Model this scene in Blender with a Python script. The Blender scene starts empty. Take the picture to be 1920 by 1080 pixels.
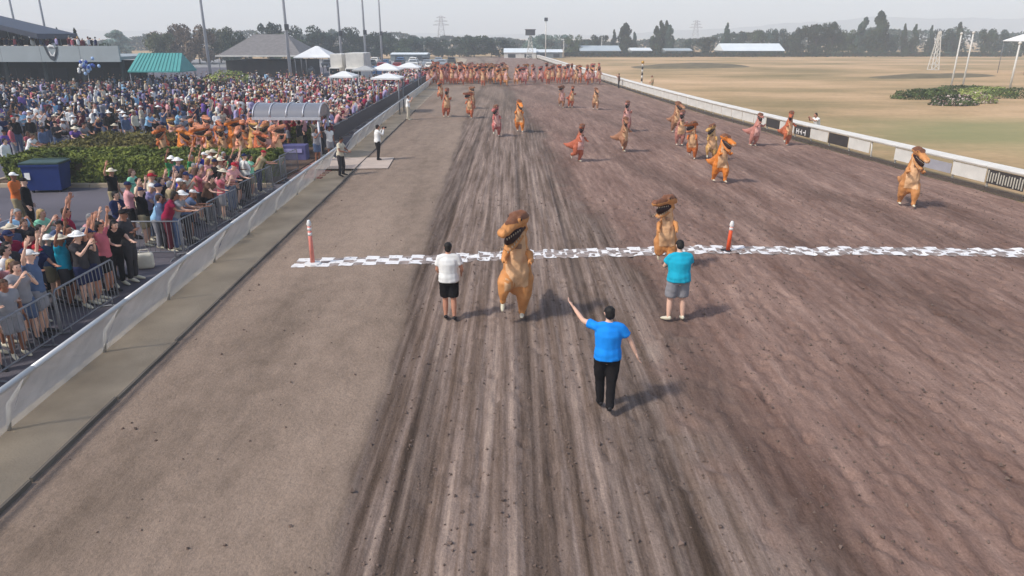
import bpy, bmesh, math, random
import numpy as np
from mathutils import Vector, Matrix, Euler, noise as mnoise

random.seed(7)
RNG = np.random.default_rng(7)
SC = bpy.context.scene
COL = SC.collection
PI = math.pi

# ------------------------------------------------------------------ camera
CAM_H, FPX, HORIZ = 5.9, 1330.0, 68.0        # drone height (m), focal length and horizon row (of 1920x1080)
PITCH = math.atan((540 - HORIZ) / FPX)
cam_d = bpy.data.cameras.new('camera'); cam = bpy.data.objects.new('camera', cam_d); COL.objects.link(cam)
cam_d.sensor_width = 36; cam_d.lens = FPX / 1920 * 36; cam_d.clip_start = 0.1; cam_d.clip_end = 6000
cam.location = (0, 0, CAM_H); cam.rotation_euler = (PI / 2 - PITCH, 0, 0)
SC.camera = cam

# ------------------------------------------------------------------ light
SUN_EL, SUN_AZ = math.radians(47), math.radians(239)   # azimuth clockwise from +Y
w = bpy.data.worlds.new('World'); SC.world = w; w.use_nodes = True
nt = w.node_tree; nt.nodes.clear()
sky = nt.nodes.new('ShaderNodeTexSky'); sky.sky_type = 'NISHITA'; sky.sun_disc = False
sky.sun_elevation = SUN_EL; sky.sun_rotation = SUN_AZ
sky.air_density = 1.0; sky.dust_density = 1.6; sky.ozone_density = 1.0; sky.altitude = 20
bg = nt.nodes.new('ShaderNodeBackground'); bg.inputs['Strength'].default_value = 0.15
wo = nt.nodes.new('ShaderNodeOutputWorld')
nt.links.new(sky.outputs[0], bg.inputs[0]); nt.links.new(bg.outputs[0], wo.inputs[0])
sl = bpy.data.lights.new('sun', 'SUN'); sl.energy = 2.35; sl.angle = math.radians(5.0); sl.color = (1.0, 0.965, 0.91)
sun = bpy.data.objects.new('sun', sl); COL.objects.link(sun)
sdir = Vector((math.sin(SUN_AZ) * math.cos(SUN_EL), math.cos(SUN_AZ) * math.cos(SUN_EL), math.sin(SUN_EL)))
sun.rotation_euler = sdir.to_track_quat('Z', 'Y').to_euler(); sun.location = (-40, -30, 60)
vs = SC.view_settings
vs.view_transform = 'Standard'; vs.look = 'None'; vs.exposure = 0.46; vs.gamma = 1.0; vs.use_curve_mapping = False
SC.cycles.use_denoising = True
SC.cycles.volume_bounces = 1; SC.cycles.max_bounces = 6; SC.cycles.transparent_max_bounces = 12

# ------------------------------------------------------------------ survey helpers
def gp(u, v, z=0.0):
    """ground point (metres) of a surveyed photo position"""
    b = math.atan((v - 540) / FPX); a = PITCH + b
    D = (CAM_H - z) / math.tan(a)
    dep = math.hypot(D, CAM_H - z) * math.cos(b)
    return Vector(((u - 960) / FPX * dep, D, z))
def zat(v, D):
    """height at distance D of a surveyed photo row"""
    return CAM_H - D * math.tan(PITCH + math.atan((v - 540) / FPX))
def xat(u, D):
    return (u - 960) / FPX * (D * math.cos(PITCH) + 0.0 + (CAM_H) * math.sin(PITCH) * 0.6)

# ------------------------------------------------------------------ materials
def lin(h):
    h = h.lstrip('#'); c = [int(h[i:i + 2], 16) / 255 for i in (0, 2, 4)]
    return tuple(((x / 12.92) if x <= 0.04045 else ((x + 0.055) / 1.055) ** 2.4) for x in c) + (1.0,)
MATS = {}
def mat(name, col, rough=0.8, var=0.12, scale=6.0, bump=0.0, bscale=40.0, metallic=0.0, trans=0.0, spec=0.3, objvar=0.0, stretch=None, detail=4, sub=None):
    """procedural base: colour modulated by noise, optional bump and per-object variation"""
    if name in MATS: return MATS[name]
    m = bpy.data.materials.new(name); m.use_nodes = True; N = m.node_tree.nodes; L = m.node_tree.links
    p = N['Principled BSDF']
    if isinstance(col, str): col = lin(col)
    if len(col) == 3: col = tuple(col) + (1.0,)
    tc = N.new('ShaderNodeTexCoord'); mp = N.new('ShaderNodeMapping'); L.new(tc.outputs['Object'], mp.inputs['Vector'])
    if stretch: mp.inputs['Scale'].default_value = stretch
    nz = N.new('ShaderNodeTexNoise'); nz.inputs['Scale'].default_value = scale; nz.inputs['Detail'].default_value = detail
    L.new(mp.outputs[0], nz.inputs['Vector'])
    mr = N.new('ShaderNodeMapRange'); mr.inputs['From Min'].default_value = 0.3; mr.inputs['From Max'].default_value = 0.7
    mr.inputs['To Min'].default_value = 1 - var; mr.inputs['To Max'].default_value = 1 + var
    L.new(nz.outputs['Fac'], mr.inputs['Value'])
    hs = N.new('ShaderNodeHueSaturation'); hs.inputs['Color'].default_value = col
    val = mr.outputs[0]
    if objvar:
        oi = N.new('ShaderNodeObjectInfo'); m2 = N.new('ShaderNodeMapRange')
        m2.inputs['To Min'].default_value = 1 - objvar; m2.inputs['To Max'].default_value = 1 + objvar
        L.new(oi.outputs['Random'], m2.inputs['Value'])
        mm = N.new('ShaderNodeMath'); mm.operation = 'MULTIPLY'; L.new(val, mm.inputs[0]); L.new(m2.outputs[0], mm.inputs[1]); val = mm.outputs[0]
    L.new(val, hs.inputs['Value']); L.new(hs.outputs[0], p.inputs['Base Color'])
    p.inputs['Roughness'].default_value = rough; p.inputs['Metallic'].default_value = metallic
    p.inputs['Specular IOR Level'].default_value = spec
    if trans: p.inputs['Transmission Weight'].default_value = trans
    if bump:
        n2 = N.new('ShaderNodeTexNoise'); n2.inputs['Scale'].default_value = bscale; n2.inputs['Detail'].default_value = 3
        L.new(mp.outputs[0], n2.inputs['Vector'])
        bp = N.new('ShaderNodeBump'); bp.inputs['Strength'].default_value = bump; bp.inputs['Distance'].default_value = 0.02
        L.new(n2.outputs['Fac'], bp.inputs['Height']); L.new(bp.outputs[0], p.inputs['Normal'])
    MATS[name] = m
    return m
def leaf_mat(name, c1, c2, scale=1.2):
    if name in MATS: return MATS[name]
    m = bpy.data.materials.new(name); m.use_nodes = True; N = m.node_tree.nodes; L = m.node_tree.links
    p = N['Principled BSDF']; tc = N.new('ShaderNodeTexCoord')
    nz = N.new('ShaderNodeTexNoise'); nz.inputs['Scale'].default_value = scale; nz.inputs['Detail'].default_value = 5
    L.new(tc.outputs['Object'], nz.inputs['Vector'])
    cr = N.new('ShaderNodeValToRGB'); cr.color_ramp.elements[0].position = 0.36; cr.color_ramp.elements[1].position = 0.66
    cr.color_ramp.elements[0].color = lin(c1); cr.color_ramp.elements[1].color = lin(c2)
    L.new(nz.outputs['Fac'], cr.inputs[0])
    oi = N.new('ShaderNodeObjectInfo'); mr = N.new('ShaderNodeMapRange'); mr.inputs['To Min'].default_value = 0.75; mr.inputs['To Max'].default_value = 1.2
    L.new(oi.outputs['Random'], mr.inputs['Value'])
    hs = N.new('ShaderNodeHueSaturation'); L.new(mr.outputs[0], hs.inputs['Value']); L.new(cr.outputs[0], hs.inputs['Color'])
    L.new(hs.outputs[0], p.inputs['Base Color']); p.inputs['Roughness'].default_value = 0.75; p.inputs['Specular IOR Level'].default_value = 0.2
    MATS[name] = m; return m

# ------------------------------------------------------------------ mesh helpers
class MB:
    """collects shapes for one mesh"""
    def __init__(s): s.v = []; s.f = []; s.m = []
    def add(s, V, F, mi=0):
        o = len(s.v); s.v += [tuple(p) for p in V]
        for f in F: s.f.append(tuple(i + o for i in f)); s.m.append(mi)
        return s
    def box(s, c, d, rz=0.0, mi=0, rot=None):
        x, y, z = d[0] / 2, d[1] / 2, d[2] / 2
        P = [Vector((a, b, e)) for a in (-x, x) for b in (-y, y) for e in (-z, z)]
        R = rot if rot is not None else Matrix.Rotation(rz, 3, 'Z')
        P = [R @ p + Vector(c) for p in P]
        return s.add(P, [(0, 1, 3, 2), (4, 6, 7, 5), (0, 4, 5, 1), (2, 3, 7, 6), (0, 2, 6, 4), (1, 5, 7, 3)], mi)
    def bevbox(s, c, d, b=0.03, rz=0.0, mi=0):
        bm = bmesh.new(); bmesh.ops.create_cube(bm, size=1)
        bmesh.ops.scale(bm, vec=d, verts=bm.verts)
        bmesh.ops.bevel(bm, geom=bm.edges[:], offset=b, segments=2, affect='EDGES', profile=0.6)
        bmesh.ops.rotate(bm, cent=(0, 0, 0), matrix=Matrix.Rotation(rz, 3, 'Z'), verts=bm.verts)
        V = [v.co + Vector(c) for v in bm.verts]; bm.verts.index_update()
        F = [[v.index for v in f.verts] for f in bm.faces]; bm.free()
        return s.add(V, F, mi)
    def bar(s, a, b, r, seg=6, r2=None, mi=0):
        return s.tube([a, b], [r, r if r2 is None else r2], seg=seg, cap='flat', mi=mi)
    def tube(s, pts, rads, seg=10, side=(1, 0, 0), cap='round', mi=0):
        pts = [Vector(p) for p in pts]; rads = [(r, r) if not isinstance(r, tuple) else r for r in rads]
        n = len(pts); dirs = []
        for i in range(n):
            a = pts[max(i - 1, 0)]; b = pts[min(i + 1, n - 1)]; d = (b - a); dirs.append(d.normalized() if d.length > 1e-9 else Vector((0, 0, 1)))
        rings = [(pts[i], dirs[i], rads[i]) for i in range(n)]
        if cap == 'round':
            k0 = min(rads[0]); k1 = min(rads[-1])
            rings = [(pts[0] - dirs[0] * k0 * 0.65, dirs[0], (rads[0][0] * .72, rads[0][1] * .72))] + rings + [(pts[-1] + dirs[-1] * k1 * 0.65, dirs[-1], (rads[-1][0] * .72, rads[-1][1] * .72))]
            ends = (pts[0] - dirs[0] * k0, pts[-1] + dirs[-1] * k1)
        else: ends = (pts[0], pts[-1])
        V = []; F = []
        S0 = Vector(side)
        for (p, d, (ra, rb)) in rings:
            sd = S0 - d * S0.dot(d)
            if sd.length < 0.05:
                alt = Vector((0, 1, 0)) if abs(d.y) < 0.9 else Vector((0, 0, 1)); sd = alt - d * alt.dot(d)
            sd.normalize(); up = d.cross(sd)
            for k in range(seg):
                t = 2 * PI * k / seg; V.append(p + sd * (ra * math.cos(t)) + up * (rb * math.sin(t)))
        for i in range(len(rings) - 1):
            for k in range(seg):
                a = i * seg + k; b = i * seg + (k + 1) % seg; F.append((a, b, b + seg, a + seg))
        i0 = len(V); V.append(ends[0]); V.append(ends[1]); L = (len(rings) - 1) * seg
        for k in range(seg):
            F.append((i0, (k + 1) % seg, k)); F.append((i0 + 1, L + k, L + (k + 1) % seg))
        return s.add(V, F, mi)
    def ball(s, c, r, seg=10, rings=6, mi=0, zmin=-1.0):
        c = Vector(c); r = (r, r, r) if not isinstance(r, tuple) else r; V = []; F = []
        for i in range(rings + 1):
            ph = -PI / 2 + PI * i / rings; sz = max(math.sin(ph), zmin)
            for k in range(seg):
                t = 2 * PI * k / seg; V.append(c + Vector((r[0] * math.cos(ph) * math.cos(t), r[1] * math.cos(ph) * math.sin(t), r[2] * sz)))
        for i in range(rings):
            for k in range(seg):
                a = i * seg + k; b = i * seg + (k + 1) % seg; F.append((a, b, b + seg, a + seg))
        return s.add(V, F, mi)
    def mesh(s, name, mats, smooth=False):
        me = bpy.data.meshes.new(name); me.from_pydata(s.v, [], s.f)
        for m in (mats if isinstance(mats, (list, tuple)) else [mats]): me.materials.append(m)
        if any(s.m): me.polygons.foreach_set('material_index', s.m)
        if smooth: me.polygons.foreach_set('use_smooth', [True] * len(me.polygons))
        me.validate(); me.update(); return me
    def obj(s, name, mats, parent=None, loc=None, smooth=False):
        return link(name, s.mesh(name, mats, smooth), parent, loc)
def link(name, me, parent=None, loc=None, rz=0.0):
    o = bpy.data.objects.new(name, me); COL.objects.link(o)
    if parent is not None: o.parent = parent
    if loc is not None: o.location = loc
    if rz: o.rotation_euler = (0, 0, rz)
    return o
def empty(name, loc=(0, 0, 0), rz=0.0):
    o = bpy.data.objects.new(name, None); COL.objects.link(o); o.location = loc; o.rotation_euler = (0, 0, rz); o.empty_display_size = 0.2; return o
USED = {}
def tag(o, label, cat=None, group=None, kind=None):
    if label: o['label'] = label; USED[label] = USED.get(label, 0) + 1
    if cat: o['category'] = cat
    if group: o['group'] = group
    if kind: o['kind'] = kind
    return o
def struct(o, label=None):
    o['kind'] = 'structure'
    if label: o['label'] = label
    return o
ORD = ['first', 'second', 'third', 'fourth', 'fifth', 'sixth', 'seventh', 'eighth', 'ninth', 'tenth', 'eleventh', 'twelfth', 'thirteenth', 'fourteenth', 'fifteenth', 'sixteenth',
       'seventeenth', 'eighteenth', 'nineteenth', 'twentieth', 'twenty-first', 'twenty-second', 'twenty-third', 'twenty-fourth', 'twenty-fifth', 'twenty-sixth', 'twenty-seventh', 'twenty-eighth', 'twenty-ninth', 'thirtieth']
WB = bpy.data.scenes.new('workbench')          # small scene in which modifiers are applied
def modmesh(me, mods):
    o = bpy.data.objects.new('tmp', me); WB.collection.objects.link(o)
    for t, kw in mods:
        m = o.modifiers.new('m', t)
        for k, v in kw.items(): setattr(m, k, v)
    vl = WB.view_layers[0]; vl.update(); dg = vl.depsgraph
    r = bpy.data.meshes.new_from_object(o.evaluated_get(dg), depsgraph=dg)
    bpy.data.objects.remove(o); return r
def remesh(mb, vox, smooth=3, name='m', dec=None):
    me = mb.mesh(name, [])
    mods = [('REMESH', dict(mode='VOXEL', voxel_size=vox, use_smooth_shade=True)), ('SMOOTH', dict(factor=0.5, iterations=smooth))]
    if dec: mods.append(('DECIMATE', dict(ratio=dec)))
    r = modmesh(me, mods); r.name = name; bpy.data.meshes.remove(me); r.materials.clear()
    return r
def mesh_arrays(me):
    V = np.empty(len(me.vertices) * 3); me.vertices.foreach_get('co', V)
    me.calc_loop_triangles(); T = np.empty(len(me.loop_triangles) * 3, dtype=np.int32); me.loop_triangles.foreach_get('vertices', T)
    return V.reshape(-1, 3), T.reshape(-1, 3)
def lerp_poly(P, y):
    return np.interp(y, [p[0] for p in P], [p[1] for p in P])
def vnoise(x, y, seed=0):
    """2-D value noise for numpy arrays"""
    r = np.random.default_rng(seed).random((256, 256))
    xi = np.floor(x).astype(int); yi = np.floor(y).astype(int); fx = x - xi; fy = y - yi
    fx = fx * fx * (3 - 2 * fx); fy = fy * fy * (3 - 2 * fy)
    g = lambda a, b: r[a & 255, b & 255]
    return (g(xi, yi) * (1 - fx) + g(xi + 1, yi) * fx) * (1 - fy) + (g(xi, yi + 1) * (1 - fx) + g(xi + 1, yi + 1) * fx) * fy

# ================================================================== SETTING
# --- edges of the track (y, x)
L_EDGE = [(-15, -6.6), (7, -6.65), (15, -6.85), (30, -7.2), (46, -7.7), (70, -8.3), (110, -9.3), (160, -10.5), (200, -12), (230, -16)]
R_EDGE = [(-15, 21.5), (10, 20.6), (26, 19.1), (33, 18.1), (42, 16.9), (57, 15.3), (78, 13.6), (100, 12.2), (125, 10.7), (160, 9.0), (200, 7.0), (230, 4.0)]

def ground_material():
    m = bpy.data.materials.new('dry_infield_grass'); m.use_nodes = True; N = m.node_tree.nodes; L = m.node_tree.links; p = N['Principled BSDF']
    tc = N.new('ShaderNodeTexCoord')
    mp = N.new('ShaderNodeMapping'); mp.inputs['Scale'].default_value = (0.03, 0.055, 1); L.new(tc.outputs['Object'], mp.inputs[0])
    n1 = N.new('ShaderNodeTexNoise'); n1.inputs['Scale'].default_value = 1.0; n1.inputs['Detail'].default_value = 11; n1.inputs['Roughness'].default_value = .66; L.new(mp.outputs[0], n1.inputs['Vector'])
    cr = N.new('ShaderNodeValToRGB'); e = cr.color_ramp.elements
    e[0].position = 0.33; e[0].color = lin('#83734f'); e[1].position = 0.64; e[1].color = lin('#cba983')
    k = e.new(0.43); k.color = lin('#9c8560'); k = e.new(0.52); k.color = lin('#b59670')
    L.new(n1.outputs['Fac'], cr.inputs[0])
    n2 = N.new('ShaderNodeTexNoise'); n2.inputs['Scale'].default_value = 2.2; n2.inputs['Detail'].default_value = 8; L.new(tc.outputs['Object'], n2.inputs['Vector'])
    mr = N.new('ShaderNodeMapRange'); mr.inputs['To Min'].default_value = 0.78; mr.inputs['To Max'].default_value = 1.2; L.new(n2.outputs['Fac'], mr.inputs['Value'])
    hs = N.new('ShaderNodeHueSaturation'); L.new(cr.outputs[0], hs.inputs['Color']); L.new(mr.outputs[0], hs.inputs['Value'])
    # watered greener turf round the flower bed
    sx = N.new('ShaderNodeVectorMath'); sx.operation = 'SUBTRACT'; sx.inputs[1].default_value = (38, 46, 0); L.new(tc.outputs['Object'], sx.inputs[0])
    sc_ = N.new('ShaderNodeVectorMath'); sc_.operation = 'MULTIPLY'; sc_.inputs[1].default_value = (0.05, 0.075, 0); L.new(sx.outputs[0], sc_.inputs[0])
    ln = N.new('ShaderNodeVectorMath'); ln.operation = 'LENGTH'; L.new(sc_.outputs[0], ln.inputs[0])
    ad = N.new('ShaderNodeMath'); ad.operation = 'ADD'; L.new(ln.outputs['Value'], ad.inputs[0]); L.new(n1.outputs['Fac'], ad.inputs[1])
    m3 = N.new('ShaderNodeMapRange'); m3.inputs['From Min'].default_value = 0.9; m3.inputs['From Max'].default_value = 1.5; m3.inputs['To Min'].default_value = 0.7; m3.inputs['To Max'].default_value = 0; L.new(ad.outputs[0], m3.inputs['Value'])
    mx = N.new('ShaderNodeMixRGB'); mx.inputs[2].default_value = lin('#8b8a5e'); L.new(m3.outputs[0], mx.inputs[0]); L.new(hs.outputs[0], mx.inputs[1])
    L.new(mx.outputs[0], p.inputs['Base Color']); p.inputs['Roughness'].default_value = 0.95; p.inputs['Specular IOR Level'].default_value = 0.1
    bp = N.new('ShaderNodeBump'); bp.inputs['Strength'].default_value = 0.5; bp.inputs['Distance'].default_value = 0.08; L.new(n2.outputs['Fac'], bp.inputs['Height']); L.new(bp.outputs[0], p.inputs['Normal'])
    return m
g = MB(); xs = [-1400, -300, -80, 0, 10, 25, 40, 60, 90, 140, 300, 1400]; ys = [-150, -20, 20, 45, 60, 75, 95, 120, 150, 190, 300, 800, 2450]
for y in ys:
    for x in xs: g.v.append((x, y, -0.06))
for j in range(len(ys) - 1):
    for i in range(len(xs) - 1):
        a = j * len(xs) + i; g.f.append((a, a + 1, a + 1 + len(xs), a + len(xs))); g.m.append(0)
struct(g.obj('ground', ground_material()))

# --- dirt track: one displaced sheet
LIN = lin
def track_material():
    m = bpy.data.materials.new('harrowed_dirt'); m.use_nodes = True; N = m.node_tree.nodes; L = m.node_tree.links; p = N['Principled BSDF']
    tc = N.new('ShaderNodeTexCoord')
    def noise(scale, vec, detail=4, rough=0.55):
        mp = N.new('ShaderNodeMapping'); mp.inputs['Scale'].default_value = vec; L.new(tc.outputs['Object'], mp.inputs[0])
        n = N.new('ShaderNodeTexNoise'); n.inputs['Scale'].default_value = scale; n.inputs['Detail'].default_value = detail; n.inputs['Roughness'].default_value = rough
        L.new(mp.outputs[0], n.inputs['Vector']); return n.outputs['Fac']
    def ramp(f, stops, t=(1, 1, 1)):
        lin = lambda h: tuple(a * b for a, b in zip(LIN(h), t + (1,)))
        c = N.new('ShaderNodeValToRGB'); e = c.color_ramp.elements
        e[0].position = stops[0][0]; e[0].color = lin(stops[0][1]); e[1].position = stops[-1][0]; e[1].color = lin(stops[-1][1])
        for q, col in stops[1:-1]: k = e.new(q); k.color = lin(col)
        L.new(f, c.inputs[0]); return c.outputs[0]
    def mix(f, a, b, mode='MIX'):
        x = N.new('ShaderNodeMixRGB'); x.blend_type = mode
        if isinstance(f, float): x.inputs[0].default_value = f
        else: L.new(f, x.inputs[0])
        for i, s_ in ((1, a), (2, b)):
            if isinstance(s_, tuple): x.inputs[i].default_value = s_
            else: L.new(s_, x.inputs[i])
        return x.outputs[0]
    at = N.new('ShaderNodeAttribute'); at.attribute_name = 'zone'; sp = N.new('ShaderNodeSeparateColor'); L.new(at.outputs['Color'], sp.inputs[0])
    def blend(a, b, k):
        x = N.new('ShaderNodeMath'); x.operation = 'MULTIPLY'; x.inputs[1].default_value = 1 - k; L.new(a, x.inputs[0])
        z = N.new('ShaderNodeMath'); z.operation = 'MULTIPLY_ADD'; z.inputs[1].default_value = k; L.new(b, z.inputs[0]); L.new(x.outputs[0], z.inputs[2]); return z.outputs[0]
    smooth = ramp(blend(noise(0.5, (1, .16, 1), 7), noise(2.2, (1, .6, 1), 8, .7), .4), [(0.36, '#80746a'), (0.5, '#998b80'), (0.64, '#aa9b8f')], (.79, .71, .63))
    rut = ramp(blend(noise(8.5, (1, .016, 1), 6, 0.6), noise(3.0, (1, .08, 1), 8, .7), .5), [(0.37, '#5c4e44'), (0.47, '#7d6d63'), (0.54, '#93837a'), (0.64, '#b5a396')], (.84, .785, .73))
    loose = ramp(blend(noise(1.1, (1, .14, 1), 8, 0.65), noise(6.5, (1, .12, 1), 7, .7), .45), [(0.37, '#705b53'), (0.46, '#89746c'), (0.54, '#9b867d'), (0.65, '#b9a499')], (.80, .68, .605))
    c = mix(sp.outputs[0], smooth, rut); c = mix(sp.outputs[1], c, loose)
    dk = N.new('ShaderNodeMapRange'); dk.inputs['To Min'].default_value = 1.0; dk.inputs['To Max'].default_value = 0.62; L.new(sp.outputs[2], dk.inputs['Value'])
    fine = noise(30, (1, .7, 1), 6, 0.75); mr = N.new('ShaderNodeMapRange'); mr.inputs['From Min'].default_value = .25; mr.inputs['From Max'].default_value = .75
    mr.inputs['To Min'].default_value = 0.70; mr.inputs['To Max'].default_value = 1.28; L.new(fine, mr.inputs['Value'])
    mm = N.new('ShaderNodeMath'); mm.operation = 'MULTIPLY'; L.new(dk.outputs[0], mm.inputs[0]); L.new(mr.outputs[0], mm.inputs[1])
    hs = N.new('ShaderNodeHueSaturation'); L.new(c, hs.inputs['Color']); L.new(mm.outputs[0], hs.inputs['Value'])
    L.new(hs.outputs[0], p.inputs['Base Color']); p.inputs['Roughness'].default_value = 0.97; p.inputs['Specular IOR Level'].default_value = 0.08
    bp = N.new('ShaderNodeBump'); bp.inputs['Strength'].default_value = 0.8; bp.inputs['Distance'].default_value = 0.035
    L.new(noise(14, (1, .7, 1), 6, 0.7), bp.inputs['Height']); L.new(bp.outputs[0], p.inputs['Normal'])
    return m
NX = 460
yr = list(np.arange(-15, 5, 0.5)) + list(np.arange(5, 28, 0.085)) + list(np.arange(28, 46, 0.14))
y = 46.0
while y < 230: yr.append(y); y += 0.2 + (y - 46) * 0.02
yr = np.array(yr + [230.0]); NY = len(yr)
Lx = lerp_poly(L_EDGE, yr)[:, None]; Rx = lerp_poly(R_EDGE, yr)[:, None]
tt = np.linspace(0, 1, NX)[None, :]; X = Lx + (Rx - Lx) * tt; Y = np.repeat(yr[:, None], NX, 1)
sm = lambda a, b, x: np.clip((x - a) / (b - a), 0, 1) ** 2 * (3 - 2 * np.clip((x - a) / (b - a), 0, 1))
edge = -2.3 - 0.028 * np.clip(Y - 7, 0, 55) + 0.22 * (vnoise(X * 0 + 3.1, Y * 0.35, 3) - .5) + .12 * (vnoise(X * 1.3, Y * 1.6, 4) - .5)
rutz = sm(-0.03, 0.30, X - edge)
loose_b = 3.2 - 0.045 * (Y - 10) + 1.6 * (vnoise(X * .4, Y * .22, 5) - .5) + .8 * (vnoise(X * 1.5, Y * 1.5, 6) - .5)
loosez = sm(-0.5, 0.9, X - loose_b)
# curved wheel bands crossing the loose part
bend = lambda a, k, wd: np.exp(-((X - (a + k * (46 - Y) ** 2 / 100.0 * np.sign(46 - Y) * .1 + (46 - Y) * k)) / wd) ** 2)
band = np.clip(bend(1.6, 0.055, .55) + .8 * bend(3.4, 0.20, .7) + .7 * bend(8.5, 0.20, .8) + .6 * bend(12.0, .16, .6), 0, 1) * (0.4 + .9 * vnoise(X * .5, Y * .3, 9))
edged = np.exp(-((X - edge - .30) / .24) ** 2) * .9
fade = 1 - .65 * sm(38, 75, Y)                       # harrow lines worn down further up the track
stripe = rutz * (1 - loosez) * sm(.55, .78, vnoise(X * 3.4 + .25 * vnoise(X * 0, Y * .15, 31), Y * .035, 30)) * fade
rutz = rutz * fade; loosez = loosez * (1 - .25 * sm(45, 90, Y))
xx = X + 0.10 * (vnoise(X * .3, Y * .12, 11) - .5) * 3
Z = rutz * (1 - loosez * .75) * (0.012 * np.sin(xx * 2 * PI / 0.21) * (0.35 + vnoise(xx * 1.1, Y * .1, 12)) + 0.03 * (vnoise(xx * 4.2, Y * .06, 13) - .5) + 0.022 * (vnoise(xx * 9, Y * .22, 14) - .5))
Z += rutz * 0.022 * (vnoise(X * 7, Y * 5, 15) - .5) + loosez * (0.016 * (vnoise(X * 2.2, Y * .8, 16) - .5) + .022 * (vnoise(X * 5, Y * 1.6, 17) - .5) + .018 * (vnoise(X * 6, Y * .25, 22) - .5))
Z += (1 - rutz) * (0.012 * (vnoise(X * 1.2, Y * .5, 18) - .5) + .006 * (vnoise(X * 6, Y * 3, 19) - .5))
Z -= edged * .025 + band * .02 + stripe * .025
# footprints
for k in range(9000):
    fy = 6 + 62 * RNG.random() ** 1.5; iy = int(np.searchsorted(yr, fy))
    fx = RNG.uniform(-1.2, 18.5) if RNG.random() < .9 else RNG.uniform(-6.3, -2.6)
    l0, r0 = Lx[iy, 0], Rx[iy, 0]; ix = int((fx - l0) / (r0 - l0) * NX)
    if ix < 6 or ix > NX - 7: continue
    if fx > -2.3 and loosez[iy, ix] < .3 and RNG.random() < .75: continue
    sy = max(2, int(.5 / (yr[min(iy + 1, NY - 1)] - yr[iy] + 1e-6))); sy = min(sy, 9)
    a, b = slice(max(iy - sy, 0), iy + sy), slice(ix - 6, ix + 7)
    an = RNG.normal(0, .6); dx = X[a, b] - fx; dy = Y[a, b] - fy
    u_ = dx * math.cos(an) - dy * math.sin(an); v_ = dx * math.sin(an) + dy * math.cos(an)
    q = np.exp(-((u_ / .085) ** 2 + (v_ / .17) ** 2)); rim = np.exp(-((u_ / .15) ** 2 + ((v_ + .1) / .24) ** 2))
    amp = RNG.uniform(.018, .055) if fx > -2.3 else RNG.uniform(.006, .014)
    Z[a, b] += -amp * 1.3 * q + amp * .6 * rim
Z = np.clip(Z, -.095, .12) + .05
V3 = np.stack([X, Y, Z], -1).reshape(-1, 3)
idx = np.arange(NY * NX).reshape(NY, NX)
Fq = np.stack([idx[:-1, :-1], idx[:-1, 1:], idx[1:, 1:], idx[1:, :-1]], -1).reshape(-1, 4)
me = bpy.data.meshes.new('track'); me.vertices.add(len(V3)); me.vertices.foreach_set('co', V3.ravel())
me.loops.add(Fq.size); me.loops.foreach_set('vertex_index', Fq.ravel().astype(np.int32)); me.polygons.add(len(Fq))
me.polygons.foreach_set('loop_start', np.arange(0, Fq.size, 4, dtype=np.int32)); me.polygons.foreach_set('use_smooth', np.ones(len(Fq), bool))
ca = me.color_attributes.new('zone', 'FLOAT_COLOR', 'POINT')
cz = np.stack([rutz, loosez * .85, np.clip(band + edged + stripe, 0, 1), np.ones_like(Z)], -1).reshape(-1).astype(np.float32); ca.data.foreach_set('color', cz)
me.update(); me.validate(); me.materials.append(track_material())
track = struct(link('track', me))
q = MB(); rr_ = random.Random(4); oc = [Vector(p) for p in ((1, 0, 0), (0, 1, 0), (-1, 0, 0), (0, -1, 0), (0, 0, 1), (0, 0, -1))]
for k in range(9000):
    yy = 6.2 + 22 * rr_.random() ** 1.3; xx_ = rr_.uniform(-6.5, 18.5); j = int(np.searchsorted(yr, yy)); i = int((xx_ - Lx[j, 0]) / (Rx[j, 0] - Lx[j, 0]) * (NX - 1))
    if not 0 < i < NX - 1 or (rutz[j, i] < .3 and rr_.random() < .9): continue
    r_ = abs(rr_.gauss(0, .011)) + .008; o_ = Vector((xx_, yy, float(Z[j, i]) + r_ * .3)); e_ = Euler((rr_.uniform(0, 3), rr_.uniform(0, 3), rr_.uniform(0, 3))).to_matrix()
    q.add([o_ + e_ @ (p * r_ * rr_.uniform(.6, 1.5)) for p in oc], [(0, 1, 4), (1, 2, 4), (2, 3, 4), (3, 0, 4), (1, 0, 5), (2, 1, 5), (3, 2, 5), (0, 3, 5)])
o = q.obj('dirt_clods', mat('clod_dirt', '#6a594f', .97, .35, 3)); o['kind'] = 'stuff'; o['label'] = 'loose clods of dirt scattered over the harrowed track'; o['category'] = 'dirt'
def track_z(x, y):
    j = int(np.clip(np.searchsorted(yr, y), 0, NY - 1)); i = int(np.clip((x - Lx[j, 0]) / (Rx[j, 0] - Lx[j, 0]) * (NX - 1), 0, NX - 1)); return float(Z[j, i])

# --- paved apron on the spectators' side, kerb strip by the rail, brick path, mat
M_ASPH = mat('apron_asphalt', '#5b565b', .9, .18, .35, .25, 60, detail=8)
M_CONC = mat('sand_concrete', '#a9977f', .95, .25, .7, .4, 24, detail=9)
M_WHITE = mat('white_paint', '#cdc8be', .6, .12, 1.5, detail=7)
M_ALU = mat('pale_aluminium', '#c6c4c0', .42, .06, 4, metallic=.35)
def strip(name, pl, pr, z, m, ylist=None):
    """sheet between two edge polylines given as (y, x)"""
    ylist = ylist if ylist is not None else sorted({p[0] for p in pl} | {p[0] for p in pr})
    b = MB()
    for yy in ylist: b.v += [(float(lerp_poly(pl, yy)), yy, z), (float(lerp_poly(pr, yy)), yy, z)]
    for i in range(len(ylist) - 1): b.f.append((2 * i, 2 * i + 1, 2 * i + 3, 2 * i + 2)); b.m.append(0)
    return struct(b.obj(name, m))
B_EDGE = [(yy, xx_ - 1.25 - .004 * max(yy, 0)) for yy, xx_ in L_EDGE]          # foot of the outer rail
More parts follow.
